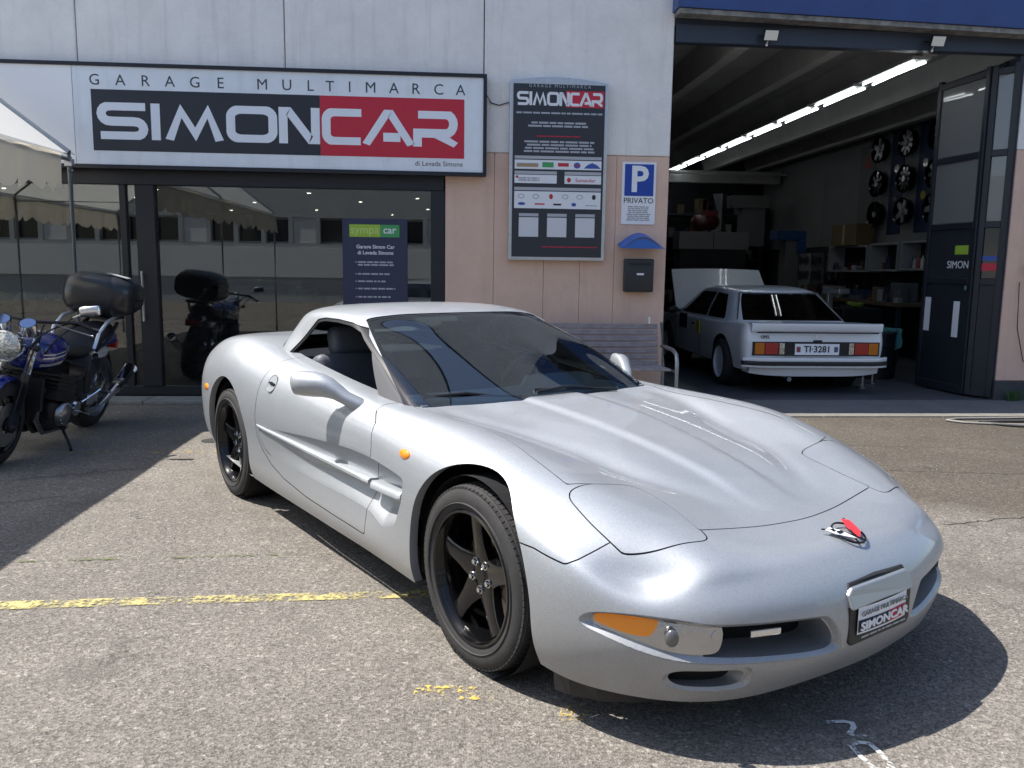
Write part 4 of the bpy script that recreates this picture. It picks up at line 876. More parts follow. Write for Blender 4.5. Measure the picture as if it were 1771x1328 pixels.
# poster stand
def textobj(s,size,mt,parent,Mx,name='lettering',ext=.0012,bold=0,align='CENTER',space=1,**tg):
    c=bpy.data.curves.new(name,'FONT'); c.body=s; c.size=size; c.extrude=ext; c.offset=bold; c.align_x=align; c.align_y='CENTER'; c.space_character=space; c.resolution_u=3
    tmp=bpy.data.objects.new('tmp',c); me=bpy.data.meshes.new_from_object(tmp); bpy.data.objects.remove(tmp); me.name=name
    I=(WM[parent].inverted() if parent else Matrix.Identity(4)); me.transform(I@Mx); me.materials.clear(); me.materials.append(mt); o=bpy.data.objects.new(name,me); link(o,parent); return tag(o,**tg) if tg else o
def FM(x,y,z): return Matrix(((1,0,0,x),(0,0,-1,y),(0,1,0,z),(0,0,0,1)))   # text facing -Y
def bars(mb,x0,x1,z,h,y,n=1,words=6,seed=0,center=True):
    """rows of short word-like dashes standing for print too small to read"""
    r=random.Random(seed)
    for k in range(n):
        zz=z-k*h*1.75; w=(x1-x0)*(r.uniform(.82,1) if n>1 else 1); x=x0+((x1-x0)-w)/2 if center else x0; end=x+w
        while x<end-.01:
            l=min(r.uniform(.3,1)*(x1-x0)/words*1.3,end-x); mb.box(x,x+l,y-.0012,y,zz-h/2,zz+h/2); x+=l+h*.7
GY=FY+.040
t=thing('poster_stand','tall dark blue poster with a green logo standing behind the showroom glass','poster',(-.75,GY,0.02))
m=MB(); m.box(-1.085,-.425,GY,GY+.02,.04,1.86); m.obj('board',mat('poster_navy',(.030,.036,.075),.5),t,bevel=.003)
m=MB(); m.box(-1.0,-.52,GY-.1,GY+.02,.036,.05); m.obj('foot',M['frame'],t)
LG=mat('lime_green',(.33,.50,.05),.5); GR=mat('leaf_green',(.06,.32,.10),.5); WH=mat('print_white',(.75,.76,.78),.5); GREYP=mat('print_grey',(.38,.40,.43),.5)
m=MB(); m.box(-1.012,-.70,GY-.003,GY,1.675,1.80); m.obj('logo_block',LG,t); m=MB(); m.box(-.70,-.505,GY-.003,GY,1.675,1.80); m.obj('logo_block',GR,t)
textobj('sympa',.115,mat('pale_lime',(.55,.68,.25),.5),t,FM(-.857,GY-.0045,1.745)); textobj('car',.105,WH,t,FM(-.605,GY-.0045,1.745),bold=.0015)
textobj('Garage Simon Car',.052,WH,t,FM(-.75,GY-.003,1.575),bold=.001); textobj('di Levada Simone',.052,WH,t,FM(-.75,GY-.003,1.515),bold=.001)
m=MB()
for i,zz in enumerate((1.42,1.30,1.225,1.15,1.065,.99,.92)):
    bars(m,-.93,-.55-.1*((i*7)%3)/2,zz,.016,GY,2 if i==0 else 1,5,i,False); m.box(-.955,-.943,GY-.0012,GY,zz-.006,zz+.006)
m.obj('small_print',GREYP,t)
# ---- the large sign board
SG=thing('sign_board','long white sign board with a black and red block over the showroom','sign',(-1.6,FY-.10,2.78))
SYF=FY-.115
m=MB(); m.box(-12,.362,FY-.10,FY+.002,2.292,3.268); m.obj('sign_case',M['frame'],SG,bevel=.004)
SGW=mat('sign_white_translucent',(.76,.79,.82),.35,streak=.16,var=.03,vscale=3,dark=(.60,.64,.65),dscale=3.5,damt=.4); SGW2=mat('sign_white_left',(.84,.84,.84),.35,var=.02,vscale=3)
m=MB(); m.box(-3.597,.338,FY-.106,FY-.1005,2.325,3.240); m.obj('sign_face',SGW,SG); m=MB(); m.box(-12,-3.602,FY-.106,FY-.1005,2.325,3.240); m.obj('sign_face',SGW2,SG)
# frame lips
m=MB(); m.box(-12,.372,FY-.125,FY-.1005,3.24,3.275); m.box(-12,.372,FY-.125,FY-.1005,2.285,2.325); m.box(.338,.372,FY-.124,FY-.1005,2.325,3.24); m.obj('sign_frame',M['frame'],SG,bevel=.003)
XB0,XB1,XR=-3.43,.150,-1.265
m=MB(); m.box(XB0,XR,FY-.1085,FY-.1062,2.456,3.028); m.obj('black_block',M['signblack'],SG); m=MB(); m.box(XR+.001,XB1,FY-.1085,FY-.1062,2.456,3.028); m.obj('red_block',M['red'],SG)
def arc(cx,cy,rx,ry,a0,a1,n=8): return [(cx+rx*math.cos(math.radians(a0+(a1-a0)*i/n)),cy+ry*math.sin(math.radians(a0+(a1-a0)*i/n))) for i in range(n+1)]
GL={'S':[[(1.36,.91),(.40,.91)]+arc(.34,.70,.25,.21,90,270)[1:-1]+[(.40,.49),(1.0,.49)]+arc(1.05,.29,.24,.20,90,-90)[1:-1]+[(1.0,.09),(.05,.09)]],
 'I':[[(.16,0),(.16,1)]],'M':[[(.13,0),(.50,.90),(.93,.10),(1.32,.90),(1.66,0)]],
 'O':[arc(.45,.70,.34,.21,90,180)+arc(.45,.30,.34,.21,180,270)+arc(1.05,.30,.34,.21,270,360)+arc(1.05,.70,.34,.21,0,90)],
 'N':[[(.10,0),(.10,.92),(.28,.92),(1.0,.08),(1.16,.08),(1.16,1)]],'C':[[(1.25,.91),(.42,.91)]+arc(.38,.70,.28,.21,90,180)+arc(.38,.30,.28,.21,180,270)+[(.42,.09),(1.22,.09)]],
 'A':[[(.06,0),(.68,.93),(.80,.93),(1.42,0)],[(.58,.24),(1.1,.24)]],'R':[[(.10,.0),(.10,.38),(1.0,.38)]+arc(1.02,.645,.24,.265,-90,90)+[(.12,.91)],[(.62,.40),(1.34,.02)]]}
def logo(x0,x1,z0,z1,y,parent,mt,mt2=None,thick=.235,name='letter'):
    """wide custom lettering; x0..x1,z0..z1 is the block it stands in"""
    xs={'S':(.016,.140),'I':(.151,.181),'M':(.190,.345),'O':(.355,.487),'N':(.497,.601),'C':(.613,.718),'A':(.724,.858),'R':(.862,.982)}
    W_,H_=x1-x0,z1-z0
    for ch,(a,b) in xs.items():
        wd={'S':1.36,'I':.32,'M':1.79,'O':1.5,'N':1.27,'C':1.26,'A':1.48,'R':1.40}[ch]
        sx=(b-a)*W_/wd; sz=H_*.60; ox=x0+a*W_; oz=z0+H_*.19; mb=MB()
        for i,stk in enumerate(GL[ch]):
            q=MB(); stroke2(q,[(ox+px*sx,oz+pz*sz) for px,pz in stk],thick*sz*1.05,0,closed=(ch=='O'))
            n=len(q.v)//2; 
            yy=y-.0006*(i+1); V=[(p[0],yy,p[1]) for p in q.v]; mb.add(V,q.f)
        # keep strokes inside the letter height
        mb.v=[(p[0],p[1],min(max(p[2],oz-.001),oz+sz+.001)) for p in mb.v]
        mb.obj(name,mt,parent)
logo(XB0,XB1,2.456,3.028,FY-.1086,SG,WH if False else mat('sign_letter_white',(.76,.79,.83),.4))
DG=mat('sign_dark_print',(.05,.055,.065),.5)
word='GARAGE MULTIMARCA'; px0=[357,445,530,614,700,788,None,933,1019,1101,1170,1240,1314,1397,1475,1557,1636]
for ch,zx in zip(word,px0):
    if zx is None: continue
    f=(zx-343)/(1650-343); textobj(ch,.145,DG,SG,FM(XB0+f*(XB1-XB0),FY-.1065,3.112),name='small_letter')
textobj('di Levada Simone',.068,DG,SG,FM(-.10,FY-.1065,2.400),name='small_lettering')
# faint printed rings on the face
# ---- information board
IB=thing('information_board','tall dark information board in a silver frame left of the parking sign','sign',(1.1,FY,2.36))
m=MB(); P_=[(.605,1.462),(1.598,1.462),(1.598,3.222)]+[(1.598-.993*t,3.222+.045*math.sin(PI*t)+.016*t) for t in (.1,.25,.4,.55,.7,.85,1)]
m.prism(P_,lambda a,b,h:(a,FY-h,b),0.0,.085); m.obj('silver_frame',mat('brushed_aluminium',(.50,.52,.54),.35,.85,var=.08,vscale=20),IB,bevel=.008)
m=MB(); m.box(.638,1.566,FY-.0865,FY-.0845,1.497,3.205); m.obj('panel',mat('board_dark',(.028,.032,.042),.35),IB)
IY=FY-.0870
m=MB(); m.box(1.165,1.555,IY-.001,IY,2.985,3.145); m.obj('red_block',M['red'],IB)
logo(.665,1.555,2.955,3.175,IY-.0015,IB,WH,thick=.2)
textobj('GARAGE MULTIMARCA',.042,GREYP,IB,FM(1.105,IY,3.185),space=1.55,name='small_lettering')
m=MB(); bars(m,.67,1.54,2.925,.016,IY,1,9,3); bars(m,.78,1.42,2.83,.018,IY,2,5,4); m.obj('small_print',GREYP,IB)
m=MB(); bars(m,.88,1.32,2.70,.010,IY,1,4,5); m.obj('red_print',M['red'],IB)
m=MB(); bars(m,.74,1.48,2.645,.018,IY,4,6,6); m.obj('small_print',GREYP,IB)
def wbox(x0,x1,z0,z1,mt=WH,nm='label_field',y=None): y=IY if y is None else y; m=MB(); m.box(x0,x1,y-.0015,y,z0,z1); return m.obj(nm,mt,IB)
HB=mat('print_silver',(.42,.43,.45),.5)
for (a,b,c,d_) in ((.66,1.545,2.475,2.505),(.66,1.09,2.325,2.355),(1.17,1.545,2.325,2.355),(.66,1.545,2.165,2.195)): wbox(a,b,c,d_,HB,'header_bar')
wbox(.66,1.545,2.375,2.465); wbox(.66,1.09,2.235,2.318); wbox(1.17,1.545,2.235,2.318); wbox(.66,1.545,1.985,2.155)
cols=dict(k=mat('logo_black',(.03,.03,.03),.5),b=mat('logo_blue',(.04,.09,.35),.5),r=mat('logo_red',(.50,.03,.04),.5),g=GR,y=mat('logo_tan',(.35,.26,.14),.5),s=mat('logo_grey',(.30,.31,.33),.5))
def ov(x,z,rx,rz,c,ring=False):
    m=MB(); n=20; y=IY-.0025
    if ring: q=MB(); stroke2(q,[(x+rx*math.cos(a),z+rz*math.sin(a)) for a in np.linspace(0,2*PI,n,endpoint=False)],.006,0,True); m.add([(p[0],y,p[1]) for p in q.v],q.f)
    else: m.add([(x+rx*math.cos(a),y,z+rz*math.sin(a)) for a in np.linspace(0,2*PI,n,endpoint=False)],[tuple(range(n))])
    m.obj('logo_mark',cols[c],IB)
def lb(x0,x1,z0,z1,c): m=MB(); m.box(x0,x1,IY-.003,IY-.0016,z0,z1); m.obj('logo_mark',cols[c],IB)
lb(.68,.90,2.395,2.425,'y'); lb(.68,.90,2.428,2.432,'k'); lb(.94,1.055,2.395,2.445,'g'); lb(1.10,1.21,2.405,2.44,'r'); ov(1.295,2.418,.035,.03,'b'); lb(1.27,1.32,2.412,2.425,'r')
m=MB(); m.add([(1.365,IY-.0025,2.39),(1.54,IY-.0025,2.39),(1.50,IY-.0025,2.425),(1.45,IY-.0025,2.447),(1.40,IY-.0025,2.425)],[(0,1,2,3,4)]); m.obj('logo_mark',cols['b'],IB)
ov(.685,2.297,.014,.014,'r'); m=MB(); bars(m,.70,.95,2.285,.012,IY-.0016,2,4,8,False); m.obj('small_print',cols['s'],IB); ov(1.215,2.272,.020,.024,'r'); textobj('Santander',.052,cols['r'],IB,FM(1.385,IY-.002,2.27),name='small_lettering')
for i,(x,c) in enumerate(((.73,'s'),(.88,'s'),(1.035,'r'),(1.18,'s'),(1.33,'s'),(1.475,'k'))): 
    if c=='s': ov(x,2.105,.030,.020,c,True)
    else: ov(x,2.105,.020,.026,c)
ov(.735,2.03,.038,.015,'b'); lb(.87,.97,2.022,2.036,'r'); lb(1.06,1.14,2.018,2.036,'k'); ov(1.27,2.028,.025,.018,'b'); m=MB(); bars(m,1.39,1.51,2.022,.008,IY-.0016,1,3,9); m.obj('small_print',cols['s'],IB)
QP=mat('pale_sticker',(.62,.63,.64),.6)
for x in (.81,1.10,1.39): wbox(x-.10,x+.10,1.905,1.935,HB,'header_bar'); wbox(x-.10,x+.10,1.70,1.895,QP,'blank_sticker')
m=MB(); bars(m,.95,1.52,1.60,.010,IY,1,7,11); m.obj('red_print',M['red'],IB)
# ---- parking sign
PS=thing('parking_sign','white and blue private parking sign above the blue letter box canopy','sign',(1.95,FY,2.16))
m=MB(); m.box(1.778,2.135,FY-.012,FY+.006,1.845,2.478); m.obj('plate',M['white'],PS,bevel=.005); m=MB(); m.box(1.805,2.108,FY-.0145,FY-.0125,2.135,2.455); m.obj('blue_field',mat('parking_blue',(.01,.055,.34),.4),PS)
textobj('P',.36,M['white'],PS,FM(1.956,FY-.016,2.292),bold=.010,name='letter'); textobj('PRIVATO',.078,cols['k'],PS,FM(1.956,FY-.013,2.085),name='lettering')
m=MB(); bars(m,1.83,2.09,2.025,.011,FY-.0125,8,5,13); m.obj('small_print',cols['s'],PS)
# ---- letter box and its little canopy
LB=thing('letter_box','dark wall letter box with a white label under a blue canopy','letter box',(1.97,FY,1.32))
m=MB(); m.box(1.822,2.125,FY-.10,FY+.006,1.150,1.492); m.obj('body',mat('letterbox_grey',(.035,.038,.042),.4,.3),LB,bevel=.012,seg=3,smooth=True); m=MB(); m.box(1.945,2.02,FY-.1015,FY-.1,1.325,1.345); m.obj('label_plate',M['white'],LB); m=MB(); m.box(1.86,2.09,FY-.106,FY-.1,1.43,1.452); m.obj('flap',M['black'],LB)
CN=MB(); n=14; V=[];
for i in range(n+1):
    t=i/n; x=1.752+.452*t; z=1.598+.118*math.sin(PI*t)**1.2-.0*t
    V+=[(x,FY+.002,z+.045),(x,FY-.20,z),(x,FY-.20,z-.008),(x,FY+.002,z+.037)]
CN.prism([(a,b-.004) for a,b in [(1.765+.426*i/14,1.600+.100*math.sin(PI*i/14)**1.2) for i in range(15)]],lambda a,b,h:(a,h,b),FY-.190,FY-.196)
CN.add(V,[(i*4+k,i*4+(k+1)%4,i*4+4+(k+1)%4,i*4+4+k) for i in range(n) for k in range(4)]+[(0,1,2,3),(n*4+3,n*4+2,n*4+1,n*4)])
tag(CN.obj('canopy',mat('canopy_blue',(.03,.13,.45),.4),None,smooth=40),'small arched blue canopy on the wall over the letter box','canopy')
m=MB(); m.tube([(.37,FY-.02,3.10),(.42,FY-.015,3.02),(.50,FY-.012,3.0),(.60,FY-.02,3.03)],.006,6); tag(m.obj('cable',M['black'],None),'thin dark cable sagging between the sign board and the information board','cable')
# ---- bench
BN=thing('bench','weathered grey slatted bench with a tubular metal arm against the salmon wall','bench',(1.4,8.25,0))
BW=mat('weathered_slat',(.27,.235,.235),.8,var=.22,vscale=12,bump=.4,bscale=50); 
def slat(y,z,h,th,tilt=0): m=MB(); m.cbox((1.30,y,z),(1.72,th,h),Matrix.Rotation(tilt,4,'X')); m.obj('slat',BW,BN,bevel=.006)
for i in range(7): slat(8.50-.022*i*.6,.800-.062*i,.052,.022,-.12)
for i in range(5): slat(7.93+.095*i,.418-.004*i,.022,.082)
TM=mat('galvanised_tube',(.30,.32,.33),.4,.8,var=.1,vscale=30)
for x in (.46,2.21):
    m=MB(); m.tube([(x,8.48,.60),(x,8.35,.605),(x,8.05,.60),(x,7.92,.57),(x,7.885,.50),(x,7.88,.42),(x,7.88,.0)],.020,10); m.tube([(x,7.885,.40),(x,8.40,.385),(x,8.42,.0)],.018,10); m.tube([(x,8.40,.38),(x,8.52,.84)],.018,10); m.obj('arm_frame',TM,BN,smooth=60)
m=MB(); m.box(2.06,2.075,8.47,8.49,.83,.90); m.obj('bracket',M['white'],BN)
# wires and box on the right pier
t=thing('socket_box','grey socket box with hanging red and black cables on the right pier','socket box',(6.55,FY,1.1)); m=MB(); m.box(6.50,6.70,FY-.08,FY,.98,1.24); m.obj('box',mat('box_grey',(.12,.125,.13),.5),t,bevel=.008); m=MB(); m.tube([(6.42,FY-.02,1.35),(6.40,FY-.03,.9),(6.43,FY-.03,.5),(6.55,FY-.04,.2),(6.62,FY-.03,.04)],.008,6); m.obj('cable',mat('cable_red',(.25,.04,.03),.5),t); m=MB(); m.tube([(6.18,FY-.02,1.30),(6.20,FY-.03,.8),(6.30,FY-.03,.45),(6.52,FY-.04,.25)],.005,6); m.obj('cable',M['black'],t)
t=thing('wall_tap','metal wall tap on the right pier beside the folding door','tap',(6.3,FY,1.4)); m=MB(); m.cyl((6.29,FY,1.40),(6.29,FY-.08,1.40),.018,10); m.cyl((6.20,FY-.08,1.405),(6.38,FY-.08,1.395),.012,8); m.cyl((6.29,FY-.09,1.30),(6.29,FY-.09,1.42),.014,8); m.obj('body',M['darkchrome'],t); m=MB(); m.box(6.25,6.36,FY-.06,FY,1.42,1.50); m.obj('cover',M['black'],t)
# weed at the plinth
m=MB(); r=random.Random(3)
for k in range(40):
    a=r.uniform(0,2*PI); R=r.uniform(.03,.13); h=r.uniform(.04,.16); x,y=6.2+r.uniform(-.08,.08),FY-.06+r.uniform(-.04,.02); dx,dy=R*math.cos(a),-abs(R*math.sin(a))*.7
    m.add([(x-.006,y,0),(x+.006,y,0),(x+dx*.6+.008,y+dy*.6,h*.8),(x+dx,y+dy,h),(x+dx*.6-.008,y+dy*.6,h*.75)],[(0,1,2,3,4)])
tag(m.obj('weed',mat('weed_green',(.05,.11,.03),.8),None),'small green weed growing at the foot of the right pier','weed')
# ---- folding workshop door at the right
DNV=mat('door_dark_steel',(.014,.017,.024),.45,var=.15,vscale=3)
FD=thing('folding_door','tall dark folding workshop door with glazed upper panes folded back at the right','door',(5.98,8.95,0))
WG=glassmat('door_pane_glass',(.45,.48,.50),1.6,dirt=.30)
def leaf(p0,p1,stick):
    p0=Vector(p0);p1=Vector(p1); L=(p1-p0).length; ang=math.atan2(p1.y-p0.y,p1.x-p0.x); Q=Matrix.Translation((p0.x,p0.y,0))@Matrix.Rotation(ang,4,'Z')
    def bar(x0,x1,z0,z1,nm='stile',mt=DNV,y=.025): m=MB(); m.box(x0,x1,-y,y,z0,z1,Q); return m.obj(nm,mt,FD,bevel=.004,seg=1)
    bar(0,.06,.03,3.60); bar(L-.06,L,.03,3.60)
    for z in (3.53,2.68,1.92,1.30): bar(.06,L-.06,z-.035,z+.035,'rail')
    bar(.06,L-.06,.03,.12,'rail'); bar(.06,L-.06,.12,1.265,'kick_panel',DNV,.012)
    for a,b in ((2.715,3.495),(1.955,2.645)): bar(.06,L-.06,a,b,'pane',WG,.003)
    bar(.06,L-.06,1.335,1.885,'pane',mat('door_pane_dark',(.03,.035,.04),.15) if 'door_pane_dark' not in bpy.data.materials else bpy.data.materials['door_pane_dark'],.003)
    for (x0,x1,z0,z1,mt) in stick:
        m=MB(); m.box(x0*L,x1*L,-.0155 if z1<1.27 else -.006,-.0125 if z1<1.27 else -.0035,z0,z1,Q); m.obj('sticker',mt,FD)
    return Q,L
Qa,La=leaf((5.76,9.78),(5.825,8.93),[(.08,.20,.70,1.10,WH),(.68,.80,.66,1.07,WH),(.60,.86,1.60,1.70,LG),(.86,.90,1.2,1.25,TEAL)])
leaf((5.985,8.90),(6.02,9.52),[(.3,.7,1.42,1.52,M['red']),(.2,.35,1.55,1.65,WH),(.3,.85,1.54,1.60,cols['b'])]) if False else None
Qb,Lb=leaf((5.84,8.93),(6.0,8.70),[(.15,.85,1.42,1.50,M['red']),(.15,.85,1.53,1.58,cols['b'])])
textobj('SIMON',.12,WH,FD,Qa@Matrix.Translation((La*.68,-.0065,1.48))@Matrix(((1,0,0,0),(0,0,-1,0),(0,1,0,0),(0,0,0,1))),name='lettering')
m=MB(); m.tube([(5.90,9.5,3.60),(5.96,8.9,3.62),(6.2,8.95,3.62)],.02,8); m.obj('top_track',M['navy'],FD)
# ---------------------------------------------------------------- workshop interior
WX=7.5
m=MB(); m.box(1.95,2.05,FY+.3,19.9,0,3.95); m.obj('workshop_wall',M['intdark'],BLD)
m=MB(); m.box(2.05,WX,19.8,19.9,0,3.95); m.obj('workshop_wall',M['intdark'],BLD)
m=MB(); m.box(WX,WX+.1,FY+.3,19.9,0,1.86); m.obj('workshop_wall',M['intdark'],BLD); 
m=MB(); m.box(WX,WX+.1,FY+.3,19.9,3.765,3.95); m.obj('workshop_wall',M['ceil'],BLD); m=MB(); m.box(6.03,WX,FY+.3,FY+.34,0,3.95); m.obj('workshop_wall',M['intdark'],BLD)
for a,b in ((9.0,11.5),(11.51,14.0),(14.01,16.5),(16.51,19.79)): m=MB(); m.box(WX-.02,WX+.1,a,b,1.865,3.76); m.obj("wall_cladding",M['intwall'],BLD)
m=MB(); m.box(WX-.10,WX-.021,9.0,19.79,3.74,3.84); m.obj('wall_rail',M['navy'],BLD)
m=MB(); m.box(2.05,WX,FY+.12,19.8,3.95,4.05); m.obj('workshop_ceiling',M['ceil'],BLD)
x=2.0
while x<7.5:
    m=MB(); m.prism([(-.16,3.949),(-.07,3.66),(.07,3.66),(.16,3.949)],lambda a,b,h:(x+a,h,b),FY+.14,19.79); m.obj('ceiling_rib',M['ceil'],BLD); x+=1.02
m=MB(); m.box(2.05,WX-.1,18.6,18.8,3.30,3.56); m.box(2.05,WX-.1,18.2,18.25,3.44,3.48); m.obj('cross_beam',M['ceil'],BLD)
TUBE=mat('fluorescent_tube',(1,1,1),.5,emit=(.90,.97,1.0),es=5)
y=8.85; first=None; i=0
ords=['nearest the door','second from the door','third from the door','fourth from the door','fifth from the door','sixth from the door','seventh from the door','last at the back']
while i<8:
    lab='double fluorescent ceiling light in the workshop row, %s'%ords[i]
    if first is None:
        first=thing('fluorescent_light',lab,'ceiling light',(4.98,y,3.60),0,'row of fluorescent lights in the workshop')
        m=MB(); m.box(4.875,5.085,y,y+1.22,3.622,3.66); m.obj('fitting',mat('fitting_grey',(.25,.25,.25),.5),first,bevel=.006)
        for dx in (-.06,.06): m=MB(); m.cyl((4.98+dx,y+.03,3.600),(4.98+dx,y+1.14,3.600),.0095,10); m.obj('tube',TUBE,first)
        m=MB(); m.cyl((4.98,y+.1,3.655),(4.98,y+.1,3.95),.006,6); m.cyl((4.98,y+1.1,3.655),(4.98,y+1.1,3.95),.006,6); m.obj('suspension',M['black'],first)
    else: dup(first,(4.98+.012*i,y,3.60),0,label=lab)
    y+=1.33; i+=1
t=dup(first,(4.05,18.3,3.10),0,label='single fluorescent light at the back of the workshop left of the row')
# wheel rims shown on the wall
BLU=mat('banner_blue',(.007,.016,.06),.6)
def alloy(y,z,r,n,lab,first=None):
    t=thing('alloy_display',lab,'wheel rim',(WX-.03,y,z),0,'alloy rims hung on the workshop wall'); o=Vector((WX-.14,y,z)); ax=Vector((-1,0,0)); x_,y_,d_=frame_from(ax)
    m=MB(); m.lathe([(.0,r),(.03,r*.98),(.02,r*.9),(-.08,r*.86)],o,ax,28); m.obj('rim',M['gloss_black'],t,smooth=50)
    m=MB()
    for k in range(n):
        a=2*PI*k/n+y; e=x_*math.cos(a)+y_*math.sin(a); f=d_.cross(e); w=.035*5/n+.012
        m.add([o+e*.02-f*w,o+e*.02+f*w,o+e*r*.9+f*w*.8,o+e*r*.9-f*w*.8,o+e*.02-f*w-d_*.03,o+e*.02+f*w-d_*.03,o+e*r*.9+f*w*.8-d_*.03,o+e*r*.9-f*w*.8-d_*.03],[(0,1,2,3),(0,3,7,4),(1,2,6,5)])
    m.obj('spokes',M['darkchrome'] if n in (5,9) else M['gloss_black'],t); m=MB(); m.lathe([(.02,0),(.02,.05),(-.02,.06)],o,ax,16); m.obj('hub',M['darkchrome'],t)
    m=MB(); m.lathe([(-.10,.01),(-.10,r*.85)],o,ax,24); m.obj('backing_disc',M['black'],t)
for j,(y,tag_) in enumerate(((14.2,'left'),(13.32,'middle'),(12.47,'right'))):
    for k,(z,tg2) in enumerate(((3.46,'top'),(2.89,'middle'),(2.37,'bottom'))):
        alloy(y,z,.225,(5,7,6,9,10,5,6,7,5)[(j*3+k)],'alloy rim in the %s row of the %s column on the workshop wall'%(tg2,tag_))
for y,lab in ((13.76,'blue banner on the workshop wall between the left and middle rim columns'),(12.92,'blue banner on the workshop wall between the middle and right rim columns')):
    t=thing('banner',lab,'banner',(WX-.03,y,2.8)); m=MB(); m.box(WX-.035,WX-.022,y-.20,y+.20,2.02,3.72); m.obj('cloth',BLU,t); m=MB(); m.cyl((WX-.04,y-.22,3.72),(WX-.04,y+.22,3.72),.012,8); m.obj('rod',M['black'],t)
    for zz in (3.1,2.6): m=MB(); m.lathe([(0,.0),(0,.07)],(WX-.0362,y,zz),(-1,0,0),20); m.obj('print_spot',mat('banner_spot_yellow',(.35,.28,.05),.6) if zz==2.6 and y<13 else M['gloss_black'],t)
t=thing('maker_poster','pale poster with three red diamonds on the workshop wall','poster',(WX-.03,14.75,3.0)); m=MB(); m.box(WX-.034,WX-.022,14.5,15.05,2.15,3.62); m.obj('sheet',mat('poster_pale',(.12,.13,.13),.7),t)
RD=mat('diamond_red',(.42,.02,.03),.5); 
for a in (90,210,330):
    c=(14.76+.085*math.cos(math.radians(a)),3.30+.085*math.sin(math.radians(a))); e=(math.cos(math.radians(a)),math.sin(math.radians(a))); f=(-e[1],e[0])
    m=MB(); m.add([(WX-.036,c[0]+e[0]*p*.085+f[0]*q*.05,c[1]+e[1]*p*.085+f[1]*q*.05) for p,q in ((-1,0),(0,1),(1,0),(0,-1))],[(0,1,2,3)]); m.obj('diamond',RD,t)
# shelves and clutter along the right wall
SHF=mat('shelf_white',(.28,.29,.30),.6); BOXM=mat('cardboard',(.14,.10,.05),.8,var=.1)
def cabinet(y0,y1,z0,z1,lab):
    t=thing('wall_cabinet',lab,'cabinet',(WX-.2,(y0+y1)/2,z0)); x0,x1=WX-.36,WX-.03
    m=MB(); m.box(x0,x1,y0,y1,z0,z0+.03); m.box(x0,x1,y0,y1,z1-.03,z1); m.box(x0,x1,y0,y0+.03,z0+.03,z1-.03); m.box(x0,x1,y1-.03,y1,z0+.03,z1-.03); m.obj('carcass',SHF,t); m=MB(); m.box(x1-.02,x1-.005,y0+.03,y1-.03,z0+.03,z1-.03); m.obj('back',M['intdark'],t); return x0
cabinet(13.95,15.4,1.38,1.84,'white open wall cabinet on the left below the rims'); cabinet(12.95,13.85,1.40,1.86,'white open wall cabinet in the middle below the rims'); x0=cabinet(12.1,12.85,1.42,1.87,'white wall shelf with bottles right of the cabinets')
for i in range(6):
    y=12.2+.11*i; h=.16+.05*((i*3)%4)/3; t=thing('bottle','%s bottle standing on the white wall shelf, number %s from the left'%(('grey','blue','cream','red','lilac','black')[i],('six','five','four','three','two','one')[i]),'bottle',(x0+.12,y,1.45),0,'bottles on the wall shelf'); cc=[(.5,.5,.5),(.1,.2,.4),(.45,.45,.4),(.3,.05,.05),(.4,.4,.45),(.1,.12,.15)][i]
    m=MB(); m.lathe([(0,.0),(0,.03),(h*.7,.03),(h*.85,.012),(h,.012),(h,0)],(x0+.12,y,1.452),(0,0,1),12); m.obj('flask',mat('bottle_%s'%'abcdef'[i],cc,.4),t,smooth=50); m=MB(); m.cyl((x0+.12,y,1.452+h),(x0+.12,y,1.475+h),.014,10); m.obj('cap',M['red'] if i%2 else M['black'],t)
t=thing('cardboard_box','brown cardboard box on top of the left wall cabinet','box',(WX-.3,14.8,1.84)); m=MB(); m.box(WX-.42,WX-.08,14.25,15.2,1.842,2.22); m.obj('carton',BOXM,t,bevel=.006); m=MB(); m.box(WX-.423,WX-.4205,14.68,14.76,1.85,2.21); m.obj('tape',mat('tape',(.32,.26,.16),.4),t)
t=thing('workbench','long dark workbench with tools along the right workshop wall','workbench',(7.0,13.8,0)); m=MB(); m.box(6.8,7.45,12.2,16.4,.86,.92); m.obj('bench_top',mat('bench_top_wood',(.13,.09,.06),.6,var=.3,vscale=7),t,bevel=.006)
for y in (12.3,14.3,16.3): m=MB(); m.box(6.84,6.90,y-.03,y+.03,0,.86); m.box(7.36,7.42,y-.03,y+.03,0,.86); m.obj('leg',M['navy'],t)
m=MB(); m.box(6.85,7.42,13.2,14.2,.25,.84); m.obj('drawer_unit',M['navy'],t,bevel=.008)
for k in range(4): m=MB(); m.box(6.835,6.849,13.23,14.17,.28+.14*k,.40+.14*k); m.obj('drawer',mat('drawer_grey',(.08,.085,.09),.4) if 'drawer_grey' not in bpy.data.materials else bpy.data.materials['drawer_grey'],t,bevel=.003)
t=thing('tool_board','dark pegboard with rows of small tools under the cabinets','tool board',(7.45,14.6,1.1)); m=MB(); m.box(WX-.03,WX-.005,13.3,16.2,.95,1.36); m.obj('board',M['intdark'],t)
r=random.Random(5); m=MB()
for k in range(34):
    y=13.4+.08*k; z=1.32; l=r.uniform(.06,.22); m.cbox((WX-.045,y,z-l/2),(.012,.018,l)); m.cbox((WX-.045,y,z-l),(.016,.035,.03))
m.obj('hand_tool',M['darkchrome'],t,kind='stuff')
